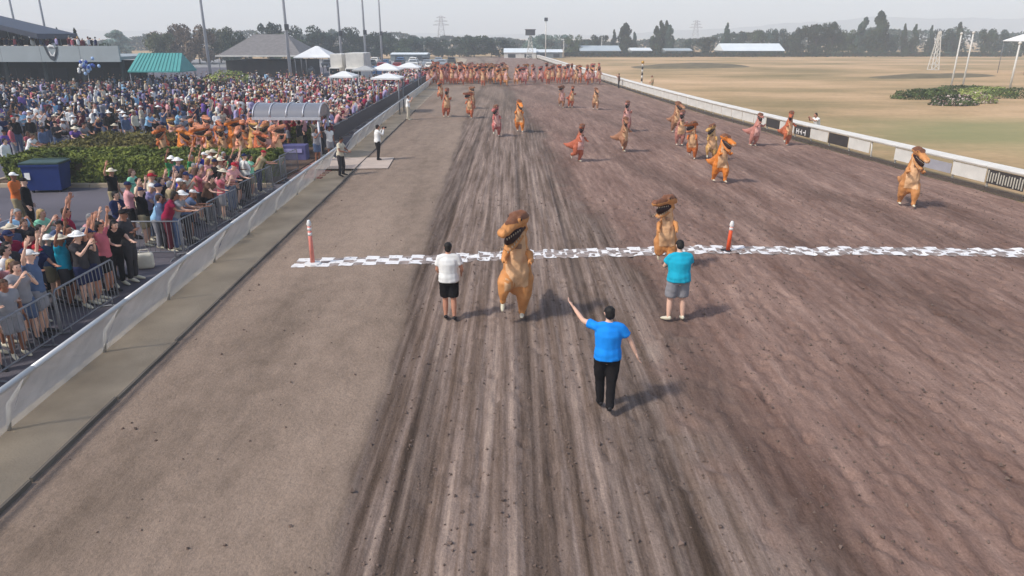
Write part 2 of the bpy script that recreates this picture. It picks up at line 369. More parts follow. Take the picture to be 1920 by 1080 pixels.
strip('apron', [(-15, -110), (150, -110)], [(yy, xx_ - .15) for yy, xx_ in B_EDGE if yy <= 150], -0.02, M_ASPH)
strip('kerb_strip', [(yy, xx_ - .16) for yy, xx_ in B_EDGE], [(yy, xx_ + .05) for yy, xx_ in L_EDGE], -0.012, M_CONC)
strip('parking_lot', [(60, -110), (205, -110)], [(60, -16), (110, -14), (205, -16)], -0.028, mat('parking_gravel', '#8d8a86', .95, .15, .3, .2, 20))
# low dark strip along the dirt's edge, in separate lengths
bp_ = empty('edge_strip', (0, 0, 0)); struct(bp_)
M_EDGE_STRIP = mat('edge_strip_brown', '#6a6156', .9, .25, 3, .3, 40, stretch=(1, .2, 1))
for k, y0 in enumerate(np.arange(-6, 60, 2.4)):
    xa, xb = float(lerp_poly(L_EDGE, y0)), float(lerp_poly(L_EDGE, y0 + 2.36)); c = Vector(((xa + xb) / 2, y0 + 1.18, .06))
    MB().box((0, 0, 0), (.045, 2.36, .10), 0).obj('strip_length', M_EDGE_STRIP, bp_, c + Vector((random.uniform(-.015, .015), 0, random.uniform(-.02, .01)))).rotation_euler = (0, 0, -math.atan2(xb - xa, 2.36) + random.uniform(-.006, .006))

# --- hills far beyond the infield
def ridge(name, x0, x1, yb, hs, m, lab):
    b = MB(); n = 60
    for i in range(n + 1):
        t = i / n; x = x0 + (x1 - x0) * t; h = float(np.interp(t, np.linspace(0, 1, len(hs)), hs)) + 9 * mnoise.noise(Vector((x * .006, yb * .01, 0))) + 4 * mnoise.noise(Vector((x * .03, yb, 0)))
        b.v += [(x, yb - 120, -2), (x, yb, max(h, 1)), (x, yb + 150, -2)]
    for i in range(n):
        for j in range(2): a = 3 * i + j; b.f.append((a, a + 3, a + 4, a + 1)); b.m.append(0)
    return struct(b.obj(name, m, smooth=True))
M_HILL = mat('wooded_hill', '#4a5a55', .95, .2, .01)
ridge('hills', 250, 1380, 1900, [8, 20, 24, 36, 44, 48, 52, 46, 54], M_HILL, '')
ridge('hills', -1380, 300, 2100, [26, 20, 16, 12, 10, 12, 8], M_HILL, '')

# ================================================================== PEOPLE
def rotp(p, c, ang, ax='X'):
    return Matrix.Rotation(ang, 3, ax) @ (Vector(p) - Vector(c)) + Vector(c)
def skeleton(lean=0.0, tw=0.0, armL=None, armR=None, legL=None, legR=None, seat=False, head=(0, 0)):
    """joints of a 1.75 m figure looking along +Y; arms as (elbow, wrist) offsets from the shoulder, legs as (knee, ankle, toe) absolute"""
    J = {}
    pz = .93
    J['pelvis'] = Vector((0, 0, pz + .05)); J['waist'] = Vector((0, .005, 1.12)); J['chest'] = Vector((0, .0, 1.32)); J['neckb'] = Vector((0, -.01, 1.47)); J['neck'] = Vector((0, .01, 1.53)); J['head'] = Vector((0, .03, 1.64))
    for s, n in ((-1, 'L'), (1, 'R')):
        J['sh' + n] = Vector((s * .185, -.01, 1.43)); J['hip' + n] = Vector((s * .095, 0, pz))
    for k in ('waist', 'chest', 'neckb', 'neck', 'head', 'shL', 'shR'):
        J[k] = rotp(J[k], J['pelvis'], -lean)
        if tw: J[k] = rotp(J[k], J['pelvis'], tw, 'Z')
    hv = Euler((-head[0], 0, head[1])).to_matrix(); J['hrot'] = hv @ Matrix.Rotation(-lean * .5, 3, 'X')
    aL = armL or ((-.05, -.03, -.28), (-.05, .07, -.52)); aR = armR or ((.05, -.03, -.28), (.05, .07, -.52))
    for n, a in (('L', aL), ('R', aR)):
        J['el' + n] = J['sh' + n] + Vector(a[0]); J['wr' + n] = J['sh' + n] + Vector(a[1])
    dl = ((-.10, .02, .50), (-.105, -.02, .085), (-.13, .15, .035)); dr = ((.10, .02, .50), (.105, -.02, .085), (.13, .15, .035))
    if seat:
        dl = ((-.13, .42, .50), (-.13, .38, .085), (-.14, .55, .035)); dr = ((.13, .42, .50), (.13, .38, .085), (.14, .55, .035))
        for k in list(J):
            if isinstance(J[k], Vector): J[k] = J[k] + Vector((0, 0, -.44))
    for n, l in (('L', legL or dl), ('R', legR or dr)):
        J['kn' + n], J['an' + n], J['to' + n] = (Vector(q) for q in l)
    return J
def add_hand(mb, J, n, seg=5, curl=.5, mi=0):
    wv = (J['wr' + n] - J['el' + n]).normalized(); w0 = J['wr' + n]
    s = -1 if n == 'L' else 1
    side = Vector((0, 1, 0)) - wv * wv.y
    if side.length < .2: side = Vector((-s, 0, 0)) - wv * (-s * wv.x)
    side.normalize(); nrm = wv.cross(side) * s
    mb.tube([w0 - wv * .02, w0 + wv * .03, w0 + wv * .085], [(.026, .02), (.04, .018), (.042, .014)], seg=8, side=side, mi=mi)
    for k, (off, ln) in enumerate(((.030, .072), (.010, .082), (-.011, .076), (-.031, .060))):
        a = w0 + wv * .088 + side * off; b = a + wv * ln * .5 + nrm * ln * .12 * curl; c = b + wv * ln * .42 + nrm * ln * .42 * curl
        mb.tube([a, b, c], [.0095, .0085, .007], seg=seg, mi=mi)
    a = w0 + wv * .025 + side * .036; b = a + side * .032 + wv * .03; c = b + wv * .035 + side * .004 + nrm * .012
    mb.tube([a, b, c], [.012, .0105, .008], seg=seg, mi=mi)
def head_solids(mb, J, scale=1.0):
    H = J['head']; R = J['hrot']
    P = lambda x, y_, z: H + R @ Vector((x, y_, z))
    mb.ball(H + R @ Vector((0, -.012, .03)), (.077, .094, .088), 12, 8)
    mb.tube([P(0, .02, -.10), P(0, .025, -.06), P(0, .012, 0), P(0, 0, .05)], [(.034, .036), (.052, .058), (.066, .078), (.07, .085)], seg=12)
    mb.tube([P(0, .085, .012), P(0, .106, -.022)], [.011, .017], seg=6)
    for s in (-1, 1): mb.tube([P(s * .078, -.005, .022), P(s * .084, -.012, -.02)], [.014, .009], seg=6)
    mb.tube([J['neckb'], J['neck'], P(0, -.01, -.04)], [.06, .053, .055], seg=10)
def person_meshes(key, J, vox=.03, bulk=1.0, sleeve=.62, shorts=False, hairkind='short', low=None, loose=0.0):
    """body (skin, shoes, eyes), shirt, trousers, hair and hat meshes for one pose"""
    b = MB(); head_solids(b, J)
    B = bulk
    tors = [(J['pelvis'] + Vector((0, 0, -.06)), (.15 * B, .115 * B)), (J['pelvis'] + Vector((0, 0, .02)), (.162 * B, .125 * B)), (J['waist'], (.143 * B, .11 * B)), (J['chest'], (.168 * B, .12 * B)), (J['chest'] * .4 + J['neckb'] * .6, (.15 * B, .10)), (J['neckb'], (.075, .07))]
    b.tube([t[0] for t in tors], [t[1] for t in tors], seg=14)
    for n in 'LR':
        b.tube([J['sh' + n] * .8 + J['chest'] * .2, J['sh' + n], (J['sh' + n] + J['el' + n]) / 2, J['el' + n], J['el' + n] * .6 + J['wr' + n] * .4, J['wr' + n]], [.062, .058 * B, .05 * B, .041, .04, .027], seg=8)
        b.tube([J['hip' + n] + Vector((0, 0, .04)), J['hip' + n] * .55 + J['kn' + n] * .45, J['kn' + n], J['kn' + n] * .62 + J['an' + n] * .38, J['an' + n]], [.10 * B, .085 * B, .062, .064, .038], seg=10)
    for n in 'LR': b.tube([J['neckb'] + Vector((0, -.01, .015)), J['sh' + n].lerp(J['neckb'], .45) + Vector((0, 0, .012)), J['sh' + n]], [.055, .055, .058], seg=8)
    body = remesh(b, vox, 2, key + '_body')
    # shirt
    s = MB(); o = .018 + loose
    tp = tors[1:]
    s.tube([J['pelvis'] + Vector((0, 0, -.07))] + [t[0] for t in tp[:-1]] + [J['neckb'] + Vector((0, 0, .0))], [(.168 * B + o, .132 * B + o)] + [(t[1][0] + o, t[1][1] + o) for t in tp[:-1]] + [(.082, .075)], seg=14, cap='flat')
    for n in 'LR':
        e = J['sh' + n].lerp(J['el' + n], min(sleeve, 1)); pts = [J['sh' + n] * .7 + J['chest'] * .3, J['sh' + n], e]; rr = [.064, .066 * B, .060 * B + loose * .5]
        if sleeve > 1: pts += [J['el' + n].lerp(J['wr' + n], .92)]; rr[2] = .056; rr += [.04]
        s.tube(pts, rr, seg=10, cap='flat')
    for n in 'LR': s.tube([J['neckb'] + Vector((0, -.01, -.005)), J['sh' + n].lerp(J['neckb'], .45) + Vector((0, 0, .006)), J['sh' + n]], [.066, .068, .067], seg=10)
    shirt = remesh(s, vox, 2, key + '_shirt')
    t = MB()
    t.tube([J['pelvis'] + Vector((0, 0, .03)), J['pelvis'] + Vector((0, 0, -.05)), J['pelvis'] + Vector((0, 0, -.12))], [(.172 * B, .134 * B), (.178 * B, .138 * B), (.16 * B, .12 * B)], seg=14, cap='flat')
    for n in 'LR':
        if shorts: t.tube([J['hip' + n] + Vector((0, 0, .04)), J['hip' + n] * .5 + J['kn' + n] * .5, J['hip' + n] * .12 + J['kn' + n] * .88], [.115 * B, .108 * B, .10 * B], seg=12, cap='flat')
        else: t.tube([J['hip' + n] + Vector((0, 0, .04)), J['hip' + n] * .5 + J['kn' + n] * .5, J['kn' + n], J['an' + n] + (J['kn' + n] - J['an' + n]).normalized() * .0], [.112 * B, .098 * B, .08, .062], seg=12, cap='flat')
    trousers = remesh(t, vox, 2, key + '_trousers')
    for me_, am in ((shirt, .011), (trousers, .009)):
        nrm = [v.normal.copy() for v in me_.vertices]
        for v, nn in zip(me_.vertices, nrm):
            c = v.co; v.co = c + nn * am * (mnoise.noise(Vector((c.x * 9 + 3, c.y * 9, c.z * 5 + c.x * 6))) + .7 * mnoise.noise(Vector((c.x * 5, c.y * 5, c.z * 17))) + .3)
        me_.update()
    # hands, shoes, eyes appended to the body mesh
    x = MB(); x2 = MB()
    for n in 'LR':
        add_hand(x, J, n)
        d = (J['to' + n] - J['an' + n]); f = Vector((d.x, d.y, d.z)); a = J['an' + n]
        x2.tube([a + Vector((0, 0, .0)) - f * .22, a + f * .35 - Vector((0, 0, .005)), a + f * .95, a + f * 1.2], [(.038, .045), (.047, .045), (.045, .03), (.03, .02)], seg=8)
    for sgn in (-1, 1): x2.ball(J['head'] + J['hrot'] @ Vector((sgn * .032, .086, .022)), .011, 6, 4, mi=1)
    x2.box(J['head'] + J['hrot'] @ Vector((0, .083, -.055)), (.045, .012, .01), mi=2)
    def join(me, parts):
        bm = bmesh.new(); bm.from_mesh(me)
        for q, off in parts:
            vs_ = [bm.verts.new(p) for p in q.v]
            for f_, mi in zip(q.f, q.m):
                try: fc = bm.faces.new([vs_[i] for i in f_]); fc.material_index = mi + off; fc.smooth = True
                except ValueError: pass
        bm.to_mesh(me); bm.free()
    join(body, [(x, 0), (x2, 1)])
    hair = {}
    H = J['head']; R = J['hrot']
    hb = MB(); hb.ball((0, -.022, .042), (.088, .10, .089), 12, 9); hb.ball((0, -.05, -.01), (.08, .068, .08), 10, 8)
    def cut(mb, fn):
        bm = bmesh.new(); me_ = remesh(mb, .016, 2, 'h'); bm.from_mesh(me_)
        for v in bm.verts: v.co += v.normal * .010 * mnoise.noise(Vector((v.co.x * 30, v.co.y * 30, v.co.z * 14)))
        dl_ = [v for v in bm.verts if fn(v.co)]; bmesh.ops.delete(bm, geom=dl_, context='VERTS')
        bmesh.ops.transform(bm, matrix=Matrix.Translation(H) @ R.to_4x4(), verts=bm.verts); r = bpy.data.meshes.new('hair'); bm.to_mesh(r); bm.free(); bpy.data.meshes.remove(me_)
        r.polygons.foreach_set('use_smooth', [True] * len(r.polygons)); return r
    hair['short'] = cut(hb, lambda c: c.y > .035 and c.z < .06)
    hl = MB(); hl.ball((0, -.022, .042), (.09, .102, .09), 12, 9); hl.tube([(0, -.05, 0), (0, -.085, -.12), (0, -.09, -.24)], [(.09, .07), (.1, .045), (.07, .025)], seg=10)
    hair['long'] = cut(hl, lambda c: c.y > .035 and c.z < .06)
    def hatmesh(fn):
        q = MB(); fn(q); q.v = [tuple(H + R @ Vector(p)) for p in q.v]; r = q.mesh('hat', []); r.polygons.foreach_set('use_smooth', [True] * len(r.polygons)); return r
    def capm(q):
        q.ball((0, -.012, .05), (.094, .108, .095), 12, 8, zmin=-.05); q.tube([(0, .075, .06), (0, .165, .045)], [(.078, .010), (.055, .006)], seg=8)
    def sunh(q):
        q.ball((0, -.012, .055), (.092, .105, .095), 12, 8, zmin=-.05); q.tube([(0, -.012, .045), (0, -.012, .06)], [(.19, .20), (.16, .17)], seg=14, cap='flat')
    hair['cap'] = hatmesh(capm); hair['sunhat'] = hatmesh(sunh)
    return dict(body=body, shirt=shirt, trousers=trousers, hair=hair)

SKINS = [mat('skin_' + str(i), c, .6, .05, 9, spec=.35) for i, c in enumerate(('#c99c84', '#b98268', '#d6aa92', '#8a5c46', '#5f4032'))]
HAIRS = {n: mat('hair_' + n.replace(' ', '_'), c, .7, .25, 30) for n, c in (('dark', '#1d1815'), ('brown', '#4a3426'), ('blond', '#a88a5c'), ('grey', '#8b8884'))}
M_SHOE_D = mat('dark_shoe', '#232021', .6, .1); M_SHOE_W = mat('pale_shoe', '#cfc6ad', .6, .1); M_EYE = mat('dark_eye', '#171312', .3); M_LIP = mat('lip', '#9a5a50', .5)
FAB = {}
def fab(n, c): FAB[n] = mat('cloth_' + n.replace(' ', '_'), c, .85, .10, 5, .35, 9, objvar=.10, spec=.15); return FAB[n]
for n, c in (('white', '#e3e0da'), ('cream', '#cfc3ab'), ('pink', '#d79c9a'), ('rose', '#b8616a'), ('red', '#a3232f'), ('crimson', '#8e1d3d'), ('orange', '#d9733a'), ('yellow', '#d6b04a'), ('green', '#3f8a58'), ('mint', '#86c7a4'),
             ('teal', '#1c9fb8'), ('sky blue', '#8db5d0'), ('royal blue', '#2f3fb0'), ('navy', '#232a4a'), ('purple', '#6b4f93'), ('lilac', '#a79bc0'), ('grey', '#8b898c'), ('charcoal', '#3a3739'), ('black', '#1b1819'), ('brown', '#63493a'), ('khaki', '#9b8b6c'), ('denim', '#55647f'), ('burgundy', '#5f2530'), ('bright blue', '#1b86dd')): fab(n, c)
def set_mats(o, ms):
    for i, m in enumerate(ms):
        o.material_slots[i].link = 'OBJECT'; o.material_slots[i].material = m
def slots(me, n):
    while len(me.materials) < n: me.materials.append(None)
def make_person(ms, loc, rz, sc, skin, shirt, trousers, head, headmat, shoe, name='person'):
    """one person: body mesh with shirt, trousers and hair or hat as children"""
    slots(ms['body'], 4); o = link(name, ms['body'], None, loc, rz); o.scale = (sc, sc, sc); set_mats(o, [skin, shoe, M_EYE, M_LIP])
    for n, me_, m in (('shirt', ms['shirt'], shirt), ('trousers', ms['trousers'], trousers)):
        slots(me_, 1); c = link(n, me_, o); set_mats(c, [m])
    me_ = ms['hair'][head]; slots(me_, 1); c = link('hair' if head in ('short', 'long') else 'hat', me_, o); set_mats(c, [headmat])
    return o

# ------------------------------------------------------------------ inflatable dinosaur costumes
def dino_meshes(key, legL, legR, hy=0.0, hp=0.0, sway=0.0, arm=0.0, vox=.03):
    """costume looking along +Y, about 2.15 m tall. hy/hp turn and nod of the head"""
    b = MB()
    NC = Vector((sway * .5, .04, 1.72)); HR = Euler((-hp, 0, hy)).to_matrix()
    hd = lambda p: NC + Vector((sway * .5, 0, 0)) + HR @ (Vector(p) - Vector((0, .04, 1.72)))
    b.tube([(0, 0, .68), (0, -.03, .86), (sway * .1, .0, 1.06), (sway * .3, .03, 1.32), (sway * .45, .03, 1.53), NC, hd((0, .03, 1.86)), hd((0, .02, 1.97))],
           [(.22, .21), (.31, .31), (.315, .33), (.26, .265), (.20, .205), (.16, .175), (.14, .16), (.14, .15)], seg=18)
    b.tube([hd((0, -.17, 2.0)), hd((0, -.02, 2.05)), hd((0, .14, 2.06)), hd((0, .34, 2.01)), hd((0, .56, 1.985)), hd((0, .70, 1.97))], [(.11, .10), (.175, .145), (.178, .135), (.145, .095), (.13, .085), (.11, .07)], seg=14)
    for s in (-1, 1): b.ball(hd((s * .115, .17, 2.125)), (.055, .11, .05), 8, 6); b.ball(hd((s * .06, .66, 2.04)), (.035, .05, .03), 6, 5)
    b.tube([(0, -.15, 1.0), (0, -.42, .90), (0, -.75, .80), (0, -1.1, .74), (0, -1.45, .74)], [(.31, .31), (.27, .26), (.20, .19), (.12, .11), (.035, .035)], seg=12)
    for lg in (legL, legR):
        h, k, a = (Vector(q) for q in lg[:3])
        b.tube([h + Vector((0, 0, .02)), h.lerp(k, .5), k, k.lerp(a, .4), k.lerp(a, .75), a], [.205, .20, .165, .13, .095, .07], seg=12)
        fw = Vector(lg[3]); b.tube([a - fw * .03, a + fw * .03], [.08, .075], seg=8)
    body = remesh(b, vox, 3, key + '_costume')
    # puckers of the inflated cloth
    nrm = [v.normal.copy() for v in body.vertices]
    for v, n in zip(body.vertices, nrm):
        c = v.co; d = .010 * mnoise.noise(c * 9) + .016 * mnoise.noise(Vector((c.x * 14, c.y * 14, c.z * 3))) + .012 * mnoise.noise(Vector((c.x * 4, c.y * 4, c.z * 11)))
        v.co = c + n * d
    body.update()
    def shell(fn, off, name):
        bm = bmesh.new(); bm.from_mesh(body)
        bmesh.ops.delete(bm, geom=[f for f in bm.faces if not fn(f.calc_center_median(), f.normal)], context='FACES')
        for _ in range(6): bmesh.ops.smooth_vert(bm, verts=[v for v in bm.verts if v.is_boundary], factor=.5, use_axis_x=True, use_axis_y=True, use_axis_z=True)
        bm.normal_update()
        for v in bm.verts: v.co += v.normal * off
        r = bpy.data.meshes.new(key + name); bm.to_mesh(r); bm.free(); r.polygons.foreach_set('use_smooth', [True] * len(r.polygons)); return r
    belly = shell(lambda c, n: .72 < c.z < 1.86 and n.y > .45 + .15 * mnoise.noise(c * 3) and c.y > 0 and abs(c.x - sway * .3) < .26, .006, '_belly')
    back = shell(lambda c, n: (n.z > .1 + .2 * mnoise.noise(c * 4) and c.z > 2.02 and c.y < .6) or (n.y < -.45 + .3 * mnoise.noise(c * 5) and c.z > 1.1 and c.y < .1), .007, '_back')
    q = MB(); q.tube([hd((0, -.02, 1.88)), hd((0, .18, 1.74)), hd((0, .38, 1.64)), hd((0, .52, 1.60))], [(.17, .09), (.15, .055), (.125, .045), (.09, .035)], seg=12); jaw = q.mesh(key + '_jaw', [], True)
    q = MB(); q.tube([hd((0, .04, 1.92)), hd((0, .22, 1.845)), hd((0, .40, 1.79)), hd((0, .50, 1.77))], [(.16, .10), (.142, .12), (.115, .12), (.07, .10)], seg=12); mouth = q.mesh(key + '_mouth', [], True)
    q = MB()
    for k in range(7):
        for s in (-1, 1):
            yy = .24 + k * .07; wx = .150 - k * .006; a = Vector((s * wx, yy, 1.925 - k * .004)); q.tube([hd(a), hd(a + Vector((0, 0, -.04)))], [.015, .003], seg=4, cap='flat')
            a = Vector((s * (wx - .02), yy - .05, 1.75 - k * .026)); q.tube([hd(a), hd(a + Vector((0, .01, .05)))], [.016, .003], seg=4, cap='flat')
    teeth = q.mesh(key + '_teeth', [])
    eyes = []
    for s in (-1, 1): q = MB(); q.ball(hd((s * .158, .20, 2.115)), (.026, .042, .032), 8, 6); eyes.append(q.mesh(key + '_eye', [], True))
    fl = []
    for s in (-1, 1):
        q = MB(); a0 = Vector((s * .26 + sway * .35, .20, 1.40)); e = a0 + Vector((s * .03, .14, -.12 + arm * .1)); w_ = e + Vector((-s * .02, .14, .0 + arm * .12))
        q.tube([a0 - Vector((s * .06, .06, 0)), a0, e, w_], [.085, .078, .06, .048], seg=8)
        for cx in (-.02, .02): q.tube([w_ + Vector((cx, .02, 0)), w_ + Vector((cx * 1.8, .09, -.02))], [.02, .004], seg=5)
        fl.append(q.mesh(key + '_arm', [], True))
    q = MB(); q.bevbox((sway * .44, .262, 1.56), (.15, .03, .09), .008); win = q.mesh(key + '_window', [])
    sh = []
    for lg in (legL, legR):
        a = Vector(lg[2]); fw = Vector(lg[3]).normalized(); dn = Vector(lg[4]).normalized() if len(lg) > 4 else Vector((0, 0, -1)); q = MB(); p0 = a + dn * .045
        q.tube([p0 - fw * .07, p0 + fw * .04, p0 + fw * .15, p0 + fw * .20], [(.042, .05), (.048, .045), (.045, .03), (.03, .02)], seg=8); q.tube([a, p0], [.05, .045], seg=8)
        sh.append(q.mesh(key + '_shoe', [], True))
    return dict(body=body, belly=belly, back=back, jaw=jaw, mouth=mouth, teeth=teeth, eyes=eyes, arms=fl, window=win, shoes=sh)
def cost_mat(n, c):
    return mat('costume_' + n, c, .55, .16, 3.0, .9, 11, objvar=.10, spec=.2, stretch=(1, 1, .45))
CM = {n: cost_mat(n.replace(' ', '_'), c) for n, c in (('tan', '#c48650'), ('orange', '#c06a35'), ('bright orange', '#d27a30'), ('red-brown', '#b35f42'), ('rust', '#ba6440'), ('pinkish', '#b87a6c'), ('brown', '#a07052'), ('peach', '#e39b7a'), ('yellow-tan', '#c79a5a'), ('rose', '#c06a62'))}
M_BELLY = mat('costume_belly', '#d2a67c', .72, .12, 4, .8, 11, objvar=.10, spec=.2); M_BELLY_P = mat('costume_belly_pink', '#dba79a', .5, .12, 4, .5, 7, spec=.35)
M_BACK_L = mat('costume_back_light', '#b5704c', .55, .25, 5, .4, 8, spec=.3); M_BACK = mat('costume_back', '#74492f', .55, .3, 5, .4, 8, spec=.3); M_MOUTH = mat('costume_mouth', '#2b1412', .6); M_TEETH = mat('costume_teeth', '#b5a48a', .5); M_WIN = mat('costume_window', '#8a6c55', .25)
def make_dino(D, loc, rz, sc, main, belly=None, shoe=None, small=False, back=None):
    slots(D['body'], 1); o = link('costumed_runner', D['body'], None, loc, rz); o.scale = (sc * .87, sc * .92, sc); set_mats(o, [CM[main]])
    parts = [('belly_panel', D['belly'], belly or M_BELLY), ('back_patch', D['back'], back or M_BACK), ('jaw', D['jaw'], CM[main]), ('mouth', D['mouth'], M_MOUTH), ('forearm', D['arms'][0], CM[main]), ('forearm', D['arms'][1], CM[main])]
    if not small: parts += [('teeth', D['teeth'], M_TEETH), ('eye', D['eyes'][0], M_EYE), ('eye', D['eyes'][1], M_EYE), ('face_window', D['window'], M_WIN), ('shoe', D['shoes'][0], shoe or M_SHOE_W), ('shoe', D['shoes'][1], shoe or M_SHOE_W)]
    for n, me_, m in parts:
        slots(me_, 1); c = link(n, me_, o); set_mats(c, [m])
        if n == 'teeth': c['kind'] = 'stuff'
    return o
F0 = (0, 1, 0)
D_RUNA = dino_meshes('run_a', ((-.17, -.02, .84), (-.17, .06, .48), (-.15, -.02, .13), F0), ((.17, .05, .84), (.25, .38, .80), (.27, .30, .50), (0, .6, -.8), (0, -.5, -.85)), hy=-.55, hp=.12, sway=-.03, arm=.3)
D_RUNB = dino_meshes('run_b', ((-.17, 0, .84), (-.18, .10, .48), (-.16, .06, .13), F0), ((.17, -.02, .84), (.21, .02, .52), (.21, -.30, .36), (0, .3, -1), (0, -1, -.3)), hy=-.85, hp=-.12, sway=-.06, arm=0)
D_RUNC = dino_meshes('run_c', ((-.17, .02, .84), (-.20, .26, .56), (-.19, .28, .20), F0), ((.17, 0, .84), (.20, -.06, .48), (.18, -.22, .15), F0), hy=.35, hp=.25, sway=.02, arm=.6)
D_STND = dino_meshes('stand', ((-.17, 0, .84), (-.19, .05, .48), (-.18, 0, .13), F0), ((.17, 0, .84), (.20, .0, .48), (.18, -.08, .13), F0), hy=-.4, hp=-.1, sway=0, arm=1.2)
D_WAVE = dino_meshes('wave', ((-.17, 0, .84), (-.19, .03, .48), (-.18, 0, .13), F0), ((.17, 0, .84), (.19, .03, .48), (.18, 0, .13), F0), hy=.8, hp=-.25, sway=.08, arm=2.0)
DT = [D_RUNA, D_RUNB, D_RUNC, D_STND, D_WAVE]
def put_dino(D, u, v, vtop, main, label, rz=PI, belly=None, shoe=None):
    p = gp(u, v); h = zat(vtop, p.y); s = min(max(h / 2.16, .86), 1.16); p.z = track_z(p.x, p.y) - .005
    o = make_dino(D, p, rz, s, main, belly, shoe); o.rotation_euler = (-random.uniform(.05, .15), random.uniform(-.07, .07), rz)
    return tag(o, label, 'costumed runner', 'runners in inflatable dinosaur costumes')
# nearest runners, each surveyed from the photo (column, foot row, head row)
put_dino(D_RUNA, 966, 600, 398, 'tan', 'runner in tan and orange dinosaur costume crossing the finish line first, between the officials', PI - .05)
put_dino(D_RUNB, 1247, 505, 366, 'tan', 'runner in tan dinosaur costume at the finish line just beyond the man in turquoise', PI - .15)
put_dino(D_RUNC, 1346, 345, 252, 'bright orange', 'bright orange dinosaur costume, nearest of the cluster right of the track centre', PI + .2)
put_dino(D_RUNA, 1334, 302, 232, 'yellow-tan', 'yellow-tan dinosaur costume half hidden behind the nearest bright orange one', PI - .3)
put_dino(D_RUNB, 1298, 300, 228, 'orange', 'orange dinosaur costume at the left front of the right-hand cluster', PI - .4)
put_dino(D_STND, 1273, 275, 208, 'pinkish', 'pinkish brown dinosaur costume behind the left orange one of the cluster', PI)
put_dino(D_RUNC, 1266, 250, 190, 'brown', 'brown dinosaur costume at the back of the right-hand cluster', PI + .3)
put_dino(D_STND, 1410, 275, 220, 'pinkish', 'small pinkish dinosaur costume right of the cluster, near the inner rail', PI + .35, M_BELLY_P)
put_dino(D_RUNA, 1471, 274, 208, 'rust', 'rust red dinosaur costume close against the white inner rail', PI + .1)
put_dino(D_RUNC, 1696, 390, 276, 'tan', 'lone tan dinosaur costume far right, running beside the inner rail', PI - .2)
put_dino(D_RUNB, 1081, 305, 234, 'red-brown', 'red-brown dinosaur costume with tilted head, alone in mid-track right of centre', PI + .6, M_BELLY_P)
put_dino(D_RUNA, 1166, 287, 231, 'brown', 'brown dinosaur costume kicking up dust in mid-track', PI + .5)
put_dino(D_STND, 1174, 248, 190, 'pinkish', 'pale pinkish dinosaur costume directly behind the brown one in mid-track', PI, M_BELLY_P)
put_dino(D_RUNC, 1116, 207, 165, 'brown', 'pale-bellied brown dinosaur costume, single one ahead of the right half of the pack', PI)
put_dino(D_RUNB, 1053, 203, 160, 'brown', 'left of two brown dinosaur costumes side by side ahead of the pack', PI, M_BELLY_P)
put_dino(D_STND, 1069, 203, 168, 'red-brown', 'right of two brown dinosaur costumes side by side ahead of the pack', PI + .3)
put_dino(D_RUNA, 932, 257, 196, 'rose', 'rose red dinosaur costume in the left centre of the track', PI + .1, M_BELLY_P)
put_dino(D_RUNC, 975, 249, 186, 'bright orange', 'bright orange dinosaur costume beside the rose red one in the left centre', PI)
put_dino(D_RUNB, 882, 223, 172, 'rust', 'rust dinosaur costume with another behind its shoulder, left half of track', PI - .3)
put_dino(D_WAVE, 886, 205, 165, 'brown', 'brown dinosaur costume right behind the rust one on the left half', PI)
put_dino(D_STND, 836, 221, 166, 'red-brown', 'red-brown dinosaur costume leftmost of the front runners, near the outer rail', PI + .3)
put_dino(D_RUNA, 826, 190, 158, 'rust', 'rust dinosaur costume leftmost, just ahead of the far pack by the outer rail', PI)
# far pack across the whole track
PACK = ['red-brown', 'rust', 'rose', 'pinkish', 'rust', 'red-brown', 'brown', 'tan', 'orange']
random.seed(21)
uu = []
for r_, v_, st in ((0, 160, 8.6), (1, 156, 7.8), (2, 152, 8.0), (3, 149, 9.5)):
    u = 806 + r_ * 3
    while u < 950: uu.append((u + random.uniform(-3, 3), v_ + random.uniform(-2.6, 2.6))); u += st * random.uniform(.7, 1.5)
for r_, v_, st in ((0, 158, 10.5), (1, 153, 12)):
    u = 966 + r_ * 4
    while u < 1122: uu.append((u + random.uniform(-3.5, 3.5), v_ + random.uniform(-2.6, 2.6))); u += st * random.uniform(.6, 1.5)
PK = {}
for u, v in sorted(uu):
    p = gp(u, v); p.z = track_z(p.x, p.y); m_ = random.choice(PACK); half = 'left' if u < 958 else 'right'
    rw = 'front' if v > (158.4 if half == 'left' else 155.4) else ('second' if v > 154 else ('third' if v > 150.4 else 'rear')) if half == 'left' else 'rear'
    PK[(half, rw, m_)] = PK.get((half, rw, m_), 0) + 1
    o = make_dino(random.choice(DT), p, PI + random.uniform(-.5, .5), random.uniform(.96, 1.12), m_, random.choice((M_BELLY, M_BELLY_P)), small=True)
    tag(o, f'{ORD[PK[(half, rw, m_)] - 1]} {m_} costume from the left, {rw} row, {half} half of the distant pack', 'costumed runner', 'distant pack of costumed runners')

